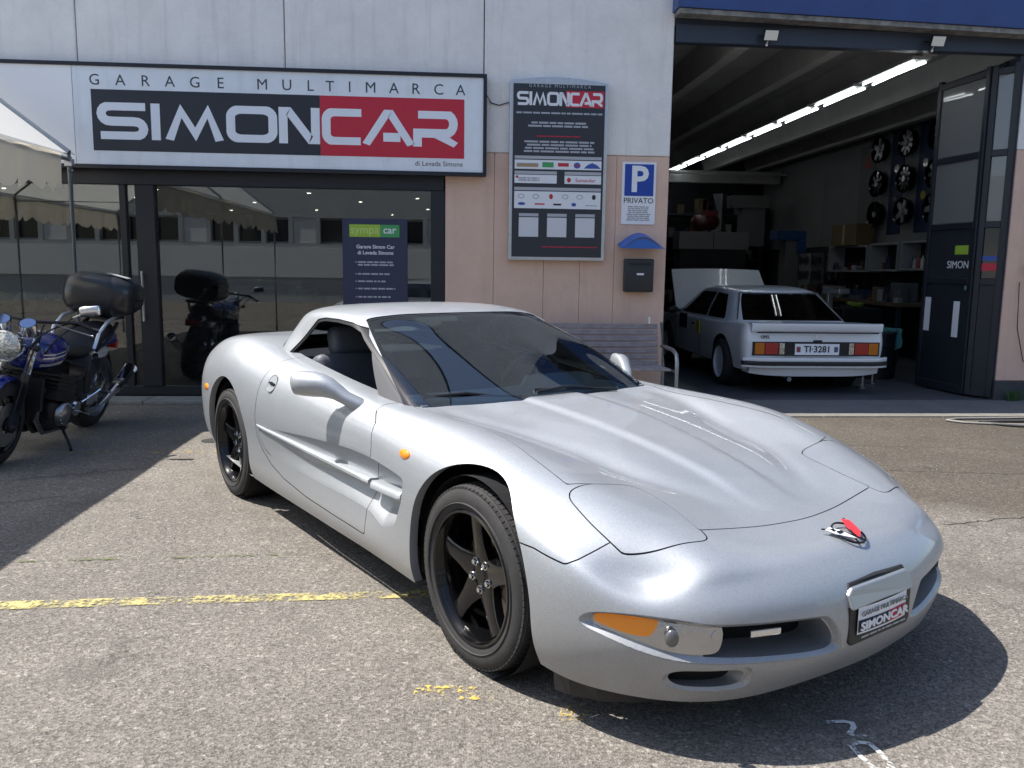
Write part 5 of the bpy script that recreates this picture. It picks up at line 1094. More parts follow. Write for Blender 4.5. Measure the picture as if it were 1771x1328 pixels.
# loose items on the bench
for i,(y,w_,h,c,nm,lab) in enumerate(((12.6,.28,.30,(.10,.11,.12),'toolbox','grey toolbox on the workbench near the folding door'),(13.2,.22,.22,(.16,.12,.08),'carton','small brown carton on the workbench'),(14.0,.30,.16,(.03,.05,.10),'toolbox','low navy toolbox in the middle of the workbench'),(15.0,.35,.20,(.25,.24,.21),'parts_bin','pale parts bin at the far part of the workbench'))):
    t=thing(nm,lab,nm.replace('_',' '),(7.1,y,.92)); mm=mat('item_%s'%'abcd'[i],c,.5); m=MB(); m.box(6.95,7.25,y-w_/2,y+w_/2,.922,.922+h); m.obj('case',mm,t,bevel=.01); m=MB(); m.tube([(6.96,y-.06,.922+h),(6.96,y-.06,.96+h),(6.96,y+.06,.96+h),(6.96,y+.06,.922+h)],.006,6); m.obj('handle',M['black'],t)
t=thing('work_gloves','crumpled lime yellow gloves lying on a dark crate behind the white car','gloves',(6.05,12.0,.9)); m=MB()
r=random.Random(9)
for k in range(7): m.ell((6.05+r.uniform(-.10,.10),12.0+r.uniform(-.05,.05),.875+r.uniform(0,.05)),(.06+r.uniform(0,.03),.05,.03),12,8)
m.obj('gloves_cloth',mat('lime_cloth',(.16,.22,.03),.8),t,smooth=80)
t=thing('dark_crate','dark crate on legs under the lime gloves','crate',(6.05,12.05,0)); m=MB(); m.box(5.75,6.35,11.8,12.3,.40,.85); m.obj('crate_body',M['black'],t,bevel=.01)
for a,b in ((5.78,11.83),(6.32,11.83),(5.78,12.27),(6.32,12.27)): m=MB(); m.cyl((a,b,0),(a,b,.40),.02,8); m.obj('leg',M['darkchrome'],t)
# dense small clutter on racks and bench
r=random.Random(21); CLM=[mat('clutter_%s'%n,c,.6) for n,c in (('grey',(.10,.105,.11)),('navy',(.02,.03,.07)),('tan',(.13,.10,.06)),('pale',(.26,.27,.27)),('red',(.14,.02,.02)))]
for q,(x0,x1,y0,y1,z,n,par) in enumerate(((6.85,7.4,12.3,16.3,.922,46,'workbench'),(WX-.33,WX-.06,14.0,15.35,1.412,14,'wall_cabinet'),(WX-.33,WX-.06,13.0,13.8,1.432,9,'wall_cabinet.001'),(6.86,7.4,14.3,16.2,.02,16,'workbench'))):
    for ci,cm in enumerate(CLM):
        m=MB()
        for k in range(max(1,n//5)):
            x=r.uniform(x0,x1); y=r.uniform(y0,y1); w_=r.uniform(.03,.09); h=r.uniform(.05,.24)
            if r.random()<.5: m.cyl((x,y,z),(x,y,z+h),w_*.6,10)
            else: m.cbox((x,y,z+h/2),(w_*1.4,w_*2,h),Matrix.Rotation(r.uniform(-.4,.4),4,'Z'))
        m.obj('small_items',cm,bpy.data.objects[par],kind='stuff')
t=thing('storage_rack','tall dark rack full of small parts along the back wall of the workshop','rack',(5.4,19.2,0)); m=MB()
for k in range(6): m.box(2.6,7.2,19.0,19.6,.1+.5*k,.14+.5*k)
m.obj('shelf',M['navy'],t,kind='stuff'); m=MB()
for x in (2.6,3.75,4.9,6.05,7.16): m.box(x,x+.05,19.0,19.6,0,2.9)
m.obj('upright',M['navy'],t,kind='stuff')
for ci,cm in enumerate(CLM):
    m=MB()
    for k in range(26): x=r.uniform(2.7,7.0); z=.14+.5*r.randint(0,5); h=r.uniform(.08,.36); w_=r.uniform(.05,.2); m.box(x,x+w_,19.05,19.4,z,z+h)
    m.obj('rack_items',cm,t,kind='stuff')
for i,(y,c,lab) in enumerate(((15.9,2,'tan'),(16.6,0,'grey'),(17.2,3,'pale'))):
    t=thing('hanging_tool_panel','%s tool panel with hooks hung on the dark lower workshop wall'%lab,'tool panel',(WX-.03,y,1.1)); m=MB(); m.box(WX-.03,WX-.003,y-.28,y+.28,.95,1.75); m.obj('panel',CLM[c],t); m=MB()
    for k in range(16): m.cbox((WX-.05,y-.22+.06*(k%8),1.6-.3*(k//8)),(.02,.02,r.uniform(.08,.22)))
    m.obj('hung_tools',M['darkchrome'],t,kind='stuff')
# barrel with teal cloth, grey machine beside it
t=thing('waste_barrel','black barrel standing by the folding door under a teal cloth','barrel',(5.62,10.6,0)); m=MB(); m.lathe([(0,0),(0,.27),(.18,.28),(.19,.29),(.21,.28),(.42,.28),(.43,.29),(.45,.28),(.60,.275),(.60,0)],(5.62,10.6,0),(0,0,1),32); m.obj('drum',M['black'],t,smooth=40); m=MB(); m.lathe([(0,.282),(.02,.285),(.03,.26),(.03,0)],(5.62,10.6,.60),(0,0,1),32); m.obj('lid',mat('lid_grey',(.05,.055,.06),.5),t,smooth=40)
m=MB(); V=[];n=10
for i in range(n+1):
    for j in range(n+1):
        x=5.50+.38*i/n; tt=j/n; y=10.75-.34*min(tt,.5)*2-.06*max(0,tt-.5); z=.655 if tt<=.5 else .655-(tt-.5)*.62*(1-.35*abs(i/n-.35)); V.append((x+.01*math.sin(j*1.7),y-.02*math.sin(i*1.9)*tt,z+.006*math.sin(i*2.3+j)))
m.add(V,[(i*(n+1)+j,i*(n+1)+j+1,(i+1)*(n+1)+j+1,(i+1)*(n+1)+j) for i in range(n) for j in range(n)]); tag(m.obj('cloth',mat('teal_cloth',(.05,.20,.19),.8),None,smooth=80),'teal cloth draped over the black barrel by the folding door','cloth')
t=thing('tyre_machine','blue grey floor machine with an upright post left of the barrel','machine',(5.45,11.2,0)); m=MB(); m.box(5.2,5.55,11.0,11.5,.12,.62); m.obj('cabinet',mat('machine_blue',(.05,.07,.10),.45),t,bevel=.03,seg=3,smooth=True); m=MB(); m.box(5.32,5.40,11.4,11.48,.62,1.15); m.box(5.28,5.44,11.0,11.5,1.08,1.16); m.obj('post',M['darkchrome'],t,bevel=.01); m=MB(); m.lathe([(0,0),(0,.16),(.03,.16),(.03,0)],(5.38,11.2,.625),(0,0,1),24); m.obj('turntable',M['darkchrome'],t)
for x,y,lab in ((4.95,9.55,'small steel bottle jack standing on the floor right of the white car'),(5.28,9.95,'slim steel axle stand in front of the black barrel')):
    t=thing('axle_stand',lab,'axle stand',(x,y,0),0); m=MB(); m.lathe([(0,.0),(0,.06),(.012,.06),(.02,.02),(.13,.018)],(x,y,.008),(0,0,1),16); m.obj('base',M['darkchrome'],t); m=MB(); m.cyl((x,y,.13),(x,y,.22),.012,10); m.cbox((x,y,.225),(.05,.05,.012)); m.obj('post',M['chrome'],t)
# two-post lift with blue head
t=thing('car_lift','grey post of a car lift with a blue head at the back of the workshop','car lift',(6.25,15,0)); m=MB(); m.box(6.10,6.36,14.9,15.2,0,1.93); m.obj('column',mat('lift_grey',(.09,.095,.095),.5,var=.1),t,bevel=.008); m=MB(); m.box(5.92,6.46,14.86,15.24,1.935,2.10); m.box(6.30,6.46,14.84,15.0,1.70,1.93); m.obj('head',mat('lift_blue',(.012,.05,.14),.45),t,bevel=.01)
m=MB(); m.box(5.6,6.1,14.98,15.08,.12,.20); m.obj('lift_arm',M['black'],t)
t=thing('parts_cabinet','wide pale cabinet standing high at the back of the workshop','cabinet',(5.4,17.2,0)); m=MB(); m.box(4.76,6.25,17.2,17.7,1.80,2.16); m.obj('upper_case',mat('pale_cabinet',(.16,.17,.17),.6),t,bevel=.008); m=MB(); m.box(4.8,6.2,17.22,17.7,.0,1.79); m.obj('lower_rack',M['intdark'],t)
m=MB(); m.box(5.485,5.495,17.195,17.2,1.81,2.15); m.obj('door_seam',M['gap'],t)
t=thing('red_machine','dark red compressor lying on top of the pale cabinet','compressor',(5.3,17.4,2.16)); m=MB(); m.lathe([(-.30,0),(-.28,.10),(-.20,.17),(.20,.17),(.28,.10),(.30,0)],(5.35,17.4,2.36),(1,0,.1),24); m.obj('tank',mat('compressor_red',(.05,.006,.008),.4),t,smooth=50); m=MB(); m.box(5.3,5.6,17.3,17.5,2.50,2.60); m.obj('pump',mat('compressor_dark_red',(.12,.01,.015),.5),t,smooth=60)
t=thing('vent_duct','grey ventilation duct hanging at the back of the workshop','duct',(5.9,18.0,2.9)); m=MB(); m.cyl((5.85,18.0,2.2),(5.85,18.0,3.0),.16,20); m.obj('pipe',mat('duct_grey',(.14,.15,.16),.5),t,smooth=50); m=MB(); m.box(6.1,6.9,17.9,18.3,2.72,2.98); m.box(6.35,6.85,17.95,18.3,1.9,2.72); m.obj('boxed_duct',mat('duct_pale',(.13,.14,.14),.6),t)
# ================================================================ white coupe in the workshop
WC=thing('saloon_car','white two-door saloon car seen from behind with its bonnet up inside the workshop','car',(4.12,9.0,0)); WCM=WM[WC]
WP=mat('white_car_paint',(.74,.75,.76),.28,coat=.6); BT=mat('bumper_black',(.02,.02,.022),.5); 
def wcc(top,S,rear,front,name,it=3,mt=WP,cutf=None):
    V,F=box_cage(top,S,rear,front); V=cc_fit(V,F)
    for _ in range(it): V,F=cc_sub(V,F)
    # cage is (u forward, v left, w); forward=+Y, left=-X
    V=np.stack([-V[:,1],V[:,0],V[:,2]],1); return V,[tuple(f) for f in F]
def wobj(name,V,F,mt,keep=None,parent=WC,off=0):
    if keep is not None: c=np.array([V[list(f)].mean(0) for f in F]); k=keep(c); F=[f for f,q in zip(F,k) if q]
    m=MB(); m.add([WCM@Vector(p) for p in V],F); bm_o=m.obj(name,mt,parent,smooth=50); 
    return bm_o
# body sections u: rear 0 .. front 4.1
def row(u,wd,zt,zs,zm,zb,zc=None):
    zc=zt+.012 if zc is None else zc
    return (u,[(0,zc),(.40,zc-.004),(wd*.86,zt)]),[(u,wd*.965,zs),(u,wd,zm),(u,wd*.985,.42),(u,wd*.95,.26)]
R_=[row(.13,.78,.800,.775,.60,0,.805),row(.42,.80,.795,.765,.60,0,.80),row(.95,.815,.775,.745,.60,0,.79),row(1.6,.82,.765,.735,.60,0,.77),row(2.3,.82,.765,.735,.60,0,.77),row(3.0,.815,.765,.735,.60,0,.79),row(3.6,.80,.745,.715,.58,0,.76),row(4.1,.77,.70,.67,.55,0,.71)]
top=[r[0] for r in R_]; top=[[(u,v,w) for v,w in cs] for u,cs in top]; S=[r[1] for r in R_]
rear=[[(.085,v,.76),(.05,v,.58),(.06,v,.42),(.12,v,.28)] for v in (0,.40)]; frn=[[(4.2,v,.64),(4.24,v,.52),(4.24,v,.40),(4.2,v,.28)] for v in (0,.40)]
S[0]=[(.10,.755,.765),(.07,.775,.60),(.08,.765,.42),(.14,.74,.28)]
V,F=wcc(top,S,rear,frn,'body'); 
def ssurf(V,F): return Surf(V,vn_any(V,F),F)
def vn_any(V,F):
    q=np.array([f for f in F if len(f)==4]); return vnormals(V,q)
def wput(name,S,mt,off=0):
    v_,n_,f_=S.compact(); me=bpy.data.meshes.new(name); me.from_pydata([tuple(Vector(p)+Vector(n)*off) for p,n in zip(v_,n_)],[],f_); me.materials.append(mt); me.polygons.foreach_set('use_smooth',[True]*len(f_)); me.update(); me.normals_split_custom_set_from_vertices([tuple(n) for n in n_]); o=bpy.data.objects.new(name,me); link(o,WC); return o
BS=ssurf(V,F)
def outward(S,c=np.array([0,2.1,.6])):
    d=((S.V-c)*S.N).sum(1).mean(); 
    return S if d>0 else Surf(S.V,-S.N,[f[::-1] for f in S.F])
BS=outward(BS)
for yy in (.90,3.42): _,BS=BS.split(np.where(np.abs(BS.V[:,0])<.5,MASK,np.hypot(BS.V[:,1]-yy,BS.V[:,2]-.29)-.335))
_,BS=BS.split(np.where(BS.V[:,2]<.70,MASK,sdf_poly(BS.V[:,[0,1]],[(-.66,3.15),(.66,3.15),(.62,4.05),(-.62,4.05)])))
_,BS=BS.split(np.where(BS.V[:,2]<.70,MASK,sdf_poly(BS.V[:,[0,1]],[(-.66,1.05),(.66,1.05),(.66,2.95),(-.66,2.95)])))
WB=wput('body',BS,WP)
# cabin
top=[[(1.30,0,1.150),(1.29,.35,1.145),(1.30,.50,1.122)],[(1.75,0,1.190),(1.75,.36,1.183),(1.75,.53,1.155)],[(2.25,0,1.190),(2.25,.36,1.183),(2.25,.53,1.155)],[(2.60,0,1.160),(2.60,.35,1.153),(2.62,.50,1.130)]]
S=[[(1.20,.545,1.06),(.98,.62,.90),(.80,.70,.755)],[(1.72,.575,1.09),(1.68,.655,.93),(1.62,.715,.76)],[(2.28,.575,1.09),(2.35,.655,.93),(2.4,.715,.76)],[(2.72,.55,1.06),(2.95,.62,.92),(3.2,.70,.76)]]
rr=[[(1.16,v,1.065),(.88,v*1.15,.91),(.62,v*1.3,.775)] for v in (0,.35)]; ff=[[(2.76,v,1.05),(3.0,v*1.15,.91),(3.25,v*1.25,.77)] for v in (0,.35)]
V,F=wcc(top,S,rr,ff,'cabin',4)
DGL=glassmat('dark_car_glass',(.10,.11,.12),1.6)
GS=outward(ssurf(V,F),np.array([0,2.,.8]))
RWp=[(-.475,1.105),(.475,1.105),(.545,.97),(.615,.80),(-.615,.80),(-.545,.97)]
rw,GS=GS.split(np.where(GS.V[:,1]>1.32,MASK,sdf_poly(GS.V[:,[0,2]],RWp))); fw,GS=GS.split(np.where(GS.V[:,1]<2.6,MASK,sdf_poly(GS.V[:,[0,2]],RWp)))
SWp=[(1.42,1.085),(1.80,1.10),(1.80,.79),(1.12,.79),(1.16,.84)]; SWq=[(1.85,1.10),(2.60,1.095),(2.72,1.06),(3.02,.86),(3.02,.79),(1.85,.79)]
sg=[]
for pl in (SWp,SWq): a_,GS=GS.split(np.where(np.abs(GS.V[:,0])<.49,MASK,sdf_poly(GS.V[:,[1,2]],pl))); sg.append(a_)
wput('roof',GS,WP); wput('windscreen',fw,DGL,-.004)
for a_ in sg:
    for s in (-1,1): wput('side_window',a_.sub([f for f in a_.F if a_.V[f[0],0]*s>0]),DGL,-.006)
m=MB(); cor=[(-.48,1.20,1.10),(.48,1.20,1.10),(.64,.80,.795),(-.64,.80,.795)]; V=[]
for j in range(7):
    for i in range(9):
        tx=i/8; ty=j/6; p=(Vector(cor[0])*(1-tx)+Vector(cor[1])*tx)*(1-ty)+(Vector(cor[3])*(1-tx)+Vector(cor[2])*tx)*ty; p=p+Vector((0,-.05*math.sin(PI*tx)-.01*math.sin(PI*ty),0)); V.append(p)
m.add([WCM@p for p in V],[(j*9+i,j*9+i+1,j*9+i+10,j*9+i+9) for j in range(6) for i in range(8)]); m.obj('rear_window',glassmat('rear_glass_dark',(.04,.045,.05),1.5),WC,smooth=80)
def W(name,mt,parent=WC,smooth=False,bevel=0,**k):
    def done(m): m.v=[WCM@Vector(p) for p in m.v]; return m.obj(name,mt,parent,smooth=smooth,bevel=bevel,**k)
    return done
m=MB(); m.box(-.74,.74,.35,3.9,.24,.70); W('underbody',M['cavity'])(m)
# boot spoiler and panel
m=MB(); V=[]
for x in np.linspace(-.755,.755,17):
    k=1-(abs(x)/.755)**6*.5
    V+=[(x,.16,.80),(x,.04+.02*(1-k),.812),(x,.0+.04*(1-k),.806),(x,-.004+.04*(1-k),.788),(x,.03,.72),(x,.10,.70)]
m.add(V,[(i*6+k,i*6+(k+1)%6,(i+1)*6+(k+1)%6,(i+1)*6+k) for i in range(16) for k in range(6)]+[tuple(range(6)),tuple(96+k for k in (5,4,3,2,1,0))]); W('boot_spoiler',WP,smooth=45)(m)
m=MB(); m.box(-.735,.735,.030,.08,.445,.602); LP=W('lamp_panel',M['black'],bevel=.004)(m)
for s in (-1,1):
    for a,b,mt,nm in ((.60,.715,mat('rear_amber_lens',(.48,.14,.01),.2) if 'rear_amber_lens' not in bpy.data.materials else bpy.data.materials['rear_amber_lens'],'turn_signal_lens'),(.44,.60,None,'tail_lens'),(.37,.435,M['clear'],'reversing_lens')):
        if mt is None: mt=bpy.data.materials['tail_lens_red']
        m=MB(); x0,x1=sorted((s*a,s*b)); m.box(x0+.003,x1-.003,.018,.031,.462,.590); W(nm,mt,LP,bevel=.003)(m)
m=MB(); m.box(-.255,.255,.008,.02,.458,.582); PL=W('number_plate',M['white'],bevel=.002)(m)
PM=Matrix(((1,0,0,4.12),(0,0,-1,9.006),(0,1,0,.520),(0,0,0,1)))
textobj('TI·3281',.100,cols['k'],PL,PM,bold=.002); 
m=MB(); m.box(-.238,-.195,.004,.008,.49,.55); W('shield_red',mat('shield_dull_red',(.25,.06,.06),.5),PL)(m); m=MB(); m.box(.195,.238,.004,.008,.49,.55); W('shield_blue',mat('shield_dull_blue',(.08,.10,.16),.5),PL)(m)
textobj('OPEL',.045,cols['k'],WC,Matrix(((1,0,0,4.12-.60),(0,0,-1,9.022),(0,1,0,.655),(0,0,0,1))),name='badge_lettering',bold=.001)
m=MB(); m.lathe([(0,.008),(0,.013),(.003,.013),(.003,.008)],(0,.05,.665),(0,-1,0),20,closed=True); W('badge',M['chrome'])(m)
def bump(z0,z1,mt,nm,dep,y0=-.055):
    m=MB(); V=[]
    xs=np.linspace(-.835,.835,21)
    for x in xs:
        k=(abs(x)/.835)**8; y=y0+.10*k; V+=[(x,y-dep,z0),(x,y-dep,z1),(x,.10,z1),(x,.10,z0)]
    m.add(V,[(i*4+k,i*4+(k+1)%4,(i+1)*4+(k+1)%4,(i+1)*4+k) for i in range(20) for k in range(4)]+[(0,1,2,3),(83,82,81,80)]); return W(nm,mt,smooth=30,bevel=.004)(m)
BP=bump(.388,.428,WP,'bumper',0); bump(.343,.387,BT,'bumper_strip',.014); bump(.318,.342,WP,'bumper_lower',0)
m=MB(); V=[]
for x in np.linspace(-.75,.75,17):
    k=(abs(x)/.75)**4; V+=[(x,-.01+.06*k,.317),(x,.02+.06*k,.215+.03*k),(x,.30,.215+.03*k),(x,.30,.317)]
m.add(V,[(i*4+k,i*4+(k+1)%4,(i+1)*4+(k+1)%4,(i+1)*4+k) for i in range(16) for k in range(4)]+[(0,1,2,3),(67,66,65,64)]); W('rear_valance',WP,smooth=30)(m)
m=MB(); m.box(-.03,.03,.005,.012,.275,.285); W('tow_eye',M['black'])(m)
m=MB(); m.tube([(-.28,.35,.19),(-.28,.06,.175)],.026,12); W('exhaust_pipe',M['chrome'],smooth=60)(m)
m=MB(); cs=[(-.50,1.225,1.115),(.50,1.225,1.115),(.655,.82,.80),(-.655,.82,.80)]; m.tube([(p[0],p[1]-.02,p[2]) for p in (cs[3],cs[0])],.009,6); m.tube([(p[0],p[1]-.02,p[2]) for p in (cs[1],cs[2])],.009,6); m.tube([(cs[0][0]+(cs[1][0]-cs[0][0])*t,1.205-.052*math.sin(PI*t),1.115) for t in np.linspace(0,1,9)],.009,6); W('window_trim',M['darkchrome'],smooth=60)(m)
m=MB(); m.box(-.70,.70,-.002,.012,.700,.712); W('boot_shut_line',M['gap'])(m)
m=MB(); m.box(-.05,.05,.0,.02,.605,.625); W('plate_lamp',M['black'],bevel=.004)(m)
# bonnet held up
m=MB(); Q=Matrix.Translation((0,3.22,.82))@Matrix.Rotation(math.radians(46),4,'X'); V=[]
for i in range(9):
    x=-.74+1.48*i/8; 
    for yy,zz in ((0,0),(.78,.01+.02*(1-(abs(x)/.74)**2))): V+=[Q@Vector((x*(1 if yy==0 else .93),yy,zz)),Q@Vector((x*(1 if yy==0 else .93),yy,zz-.025))]
m.add(V,[(i*4,i*4+2,i*4+6,i*4+4) for i in range(8)]+[(i*4+1,i*4+5,i*4+7,i*4+3) for i in range(8)]+[(i*4+2,i*4+3,i*4+7,i*4+6) for i in range(8)]+[(0,1,3,2),(32,34,35,33)]); W('bonnet',WP,smooth=40)(m)
m=MB(); m.box(-.70,.70,3.3,3.95,.45,.66); W('engine',M['cavity'])(m)
for s in (-1,1):
    for y in (.90,3.42):
        o=Vector((s*.745,y,.285)); ax=Vector((s,0,0)); wh=bpy.data.objects.new('wheel',None); wh.matrix_basis=Matrix.Translation(o); link(wh,WC)
        m=MB(); m.lathe([(-.09,.18),(-.095,.20),(-.09,.26),(-.07,.281),(.07,.281),(.09,.26),(.095,.20),(.085,.195)],o,ax,40); W('tyre',M['rubber'],wh,smooth=40)(m)
        m=MB(); m.lathe([(.084,.197),(.088,.185),(.06,.175),(.045,.10),(.06,.05),(.06,0)],o,ax,40)
        W('rim',mat('white_wheel',(.60,.62,.66),.4) if 'white_wheel' not in bpy.data.materials else bpy.data.materials['white_wheel'],wh,smooth=50)(m)
        m=MB(); m.lathe([(-.25,.32),(.02,.34)],o,ax,28); m.lathe([(-.25,0),(-.25,.32)],o,ax,28); W('wheel_arch_liner',M['cavity'])(m)
m=MB(); m.tube([(-.66,3.0,.82),(-.80,2.93,.80)],.012,6); m.ell((-.87,2.93,.81),(.09,.035,.055),14,8); W('door_mirror',M['black'],smooth=60)(m)
m=MB(); m.box(-.826,-.818,1.99,2.12,.66,.685); W('door_handle',M['black'],bevel=.003)(m); m=MB(); m.box(-.828,-.819,1.75,1.90,.56,.72); W('sticker',mat('sticker_yellow',(.55,.42,.03),.5))(m); m=MB(); m.box(-.829,-.818,2.35,2.70,.58,.78); W('sticker',M['black'])(m)
m=MB(); m.box(-.822,-.819,1.715,1.72,.30,.76); m.box(-.822,-.819,2.92,2.925,.30,.76); W('shut_line',M['gap'])(m)
for s in (-1,1): 
    m=MB(); Q=Matrix.Translation((s*.33,2.02,.80)); m.box(-.22,.22,-.06,.06,-.2,.18,Q); m.box(-.12,.12,-.05,.05,.2,.32,Q); W('seat',M['black'],bevel=.03,smooth=40)(m)
# dark car standing inside the showroom, made from the same shells
DC=thing('display_car','dark blue car standing inside the showroom behind the glass','car',(-2.35,13.65,0),math.radians(176)); DP=mat('dark_blue_paint',(.008,.014,.035),.2,coat=1)
for ch in [x for x in WM if x.parent==WC and x.name.split('.')[0] in ('body','roof','windscreen','side_window','rear_window','underbody','wheel','door_mirror')]:
    k=ch.copy(); scene.collection.objects.link(k); k.parent=DC; k.matrix_basis=ch.matrix_basis; WM[k]=WM[DC]@k.matrix_basis
    if k.data and k.data.materials and k.data.materials[0]==WP: k.material_slots[0].link='OBJECT'; k.material_slots[0].material=DP
    for g in [x for x in WM if x.parent==ch]: q=g.copy(); scene.collection.objects.link(q); q.parent=k; WM[q]=WM[k]@q.matrix_basis
Dm=WM[DC]
m=MB(); n=8; V=[Dm@Vector((-.70+1.4*i/n,yy,.775-.03*(yy-3.1)+.012*(1-(2*i/n-1)**2))) for i in range(n+1) for yy in (3.08,4.12)]; m.add(V,[(i*2,i*2+2,i*2+3,i*2+1) for i in range(n)]); m.obj('bonnet',DP,DC,smooth=60)
for s in (-1,1): m=MB(); m.ell((s*.56,4.17,.60),(.17,.09,.085),20,12); m.v=[Dm@Vector(p) for p in m.v]; m.obj('headlight',M['clear'],DC,smooth=80)
# ================================================================ canopy tent at the left
TE=thing('canopy_tent','white fabric canopy tent on grey metal posts with a scalloped edge at the left','tent',(-4.9,4,0))
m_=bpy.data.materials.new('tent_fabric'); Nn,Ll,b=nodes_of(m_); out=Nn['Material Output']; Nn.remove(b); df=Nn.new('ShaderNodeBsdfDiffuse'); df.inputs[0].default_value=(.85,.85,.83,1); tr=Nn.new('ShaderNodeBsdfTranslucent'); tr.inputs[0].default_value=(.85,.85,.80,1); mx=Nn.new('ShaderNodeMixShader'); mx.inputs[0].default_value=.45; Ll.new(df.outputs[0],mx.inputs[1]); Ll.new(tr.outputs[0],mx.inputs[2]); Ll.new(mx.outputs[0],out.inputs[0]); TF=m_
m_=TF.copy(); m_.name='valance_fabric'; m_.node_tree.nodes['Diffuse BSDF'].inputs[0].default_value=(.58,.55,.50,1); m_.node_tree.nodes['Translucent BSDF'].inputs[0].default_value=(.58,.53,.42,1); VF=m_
XE,XL,XR_,ZE,ZR=-3.46,-6.46,-4.96,2.31,3.48; YT=(8.1,4.3,.4)
for y in YT:
    for x in (XE,XL): m=MB(); m.cyl((x,y,0),(x,y,ZE+.02),.024,12); m.obj('post',TM,TE,smooth=60); m=MB(); m.cyl((x,y,.003),(x,y,.012),.07,16); m.obj('foot_plate',TM,TE)
    for x in (XE,XL): m=MB(); m.tube([(x,y,ZE),(x,y,ZE+.06),(XR_,y,ZR+.03)],.027,10); m.obj('rafter',TM,TE,smooth=60)
    m=MB(); m.tube([(XL,y,ZE-.04),(XE,y,ZE-.04)],.016,8); m.obj('tie_bar',TM,TE) if y!=8.1 else None
    m=MB(); m.cbox((XE,y,ZE-.03),(.07,.06,.07)); m.tube([(XE,y,ZE-.09),(XE+.04,y-.03,ZE-.10)],.01,6); m.obj('clamp',M['darkchrome'],TE,bevel=.006)
for x in (XE,XL): m=MB(); m.tube([(x,YT[0],ZE),(x,YT[2],ZE)],.020,8); m.obj('eave_rail',TM,TE)
m=MB(); m.tube([(XR_,YT[0],ZR),(XR_,YT[2],ZR)],.022,8); m.obj('ridge_rail',TM,TE)
for sx_ in (XE,XL):
    m=MB(); V=[]; nu,nv=24,8
    for i in range(nu+1):
        y=YT[0]+.18+(YT[2]-YT[0]-.18)*i/nu  # overhang past the end rafter, added so its shadow closes a lit gap
        for j in range(nv+1):
            t=j/nv; x=sx_+(XR_-sx_)*t; z=ZE+.03+(ZR-ZE)*t-.035*math.sin(PI*t)*abs(math.sin(PI*((i/nu*2)%1)))+.022; V.append((x,y,z))
    m.add(V,[(i*(nv+1)+j,(i+1)*(nv+1)+j,(i+1)*(nv+1)+j+1,i*(nv+1)+j+1) for i in range(nu) for j in range(nv)]); m.obj('roof_fabric',TF,TE,smooth=80)
    m=MB(); V=[]; n=300; r=random.Random(4)
    for i in range(n+1):
        t=i/n; y=YT[0]-.22+(YT[2]-YT[0]+.22)*t; yy=(YT[0]-y); ph=yy/.27; sc=abs(math.sin(PI*ph))**.7; wave=.022*math.sin(2*PI*ph*.5+.6)+.012*math.sin(ph*5.1); sg=-.01+.012*math.sin(ph*.9)
        o_=.03 if sx_==XE else -.03
        for k,(dz,dx) in enumerate(((.0,0),(-.03,.3),(-.12,.7),(-.20,1),(-.27-.085*sc,1.25))): V.append((sx_+o_+wave*dx,y,ZE+.03+dz+sg))
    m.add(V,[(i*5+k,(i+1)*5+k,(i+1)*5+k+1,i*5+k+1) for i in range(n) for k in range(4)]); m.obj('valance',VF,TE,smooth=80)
# ================================================================ building across the yard (seen in reflections)
OB=thing('opposite_building','long pale building with a band of windows across the yard','building',(0,-13,0)); OW=mat('opposite_wall',(.46,.47,.46),.9,var=.08,vscale=1.5); OW2=mat('opposite_base',(.72,.72,.70),.9)
m=MB(); m.box(-34,34,-14,-13,3.0,8.5); m.box(-34,34,-14,-13,1.95,2.10); m.box(-34,34,-14,-13.05,0,.9); m.obj('wall',OW,OB); m=MB(); m.box(-34,34,-13.9,-12.97,.9,1.95); m.obj('base_band',OW2,OB); m=MB(); m.box(-34,34,-14,-13.3,2.10,3.0); m.obj('glazing',M['frit'],OB); m=MB(); m.box(-34,34,-14.1,-12.8,8.5,8.7); m.obj('cornice',OW2,OB)
pr=None
for i in range(36):
    x=-17+i*.95; mm=MB()
    if i%9 in (3,8): mm.box(x+.08,x+.87,-13.29,-13.05,2.11,2.99); mm.obj('blind_panel',OW2,OB); mm=MB()
    if pr is None:
        mm.box(x-.08,x+.08,-13.3,-13.0,2.10,3.0); mm.box(x+.08,x+.87,-13.28,-13.2,2.12,2.16); mm.box(x+.08,x+.87,-13.28,-13.2,2.94,2.98); pr=mm.obj('window_frame',OW,OB); px_=x
    else: piece(pr,Matrix.Translation((x-px_,0,0))@pr.matrix_basis,OB)
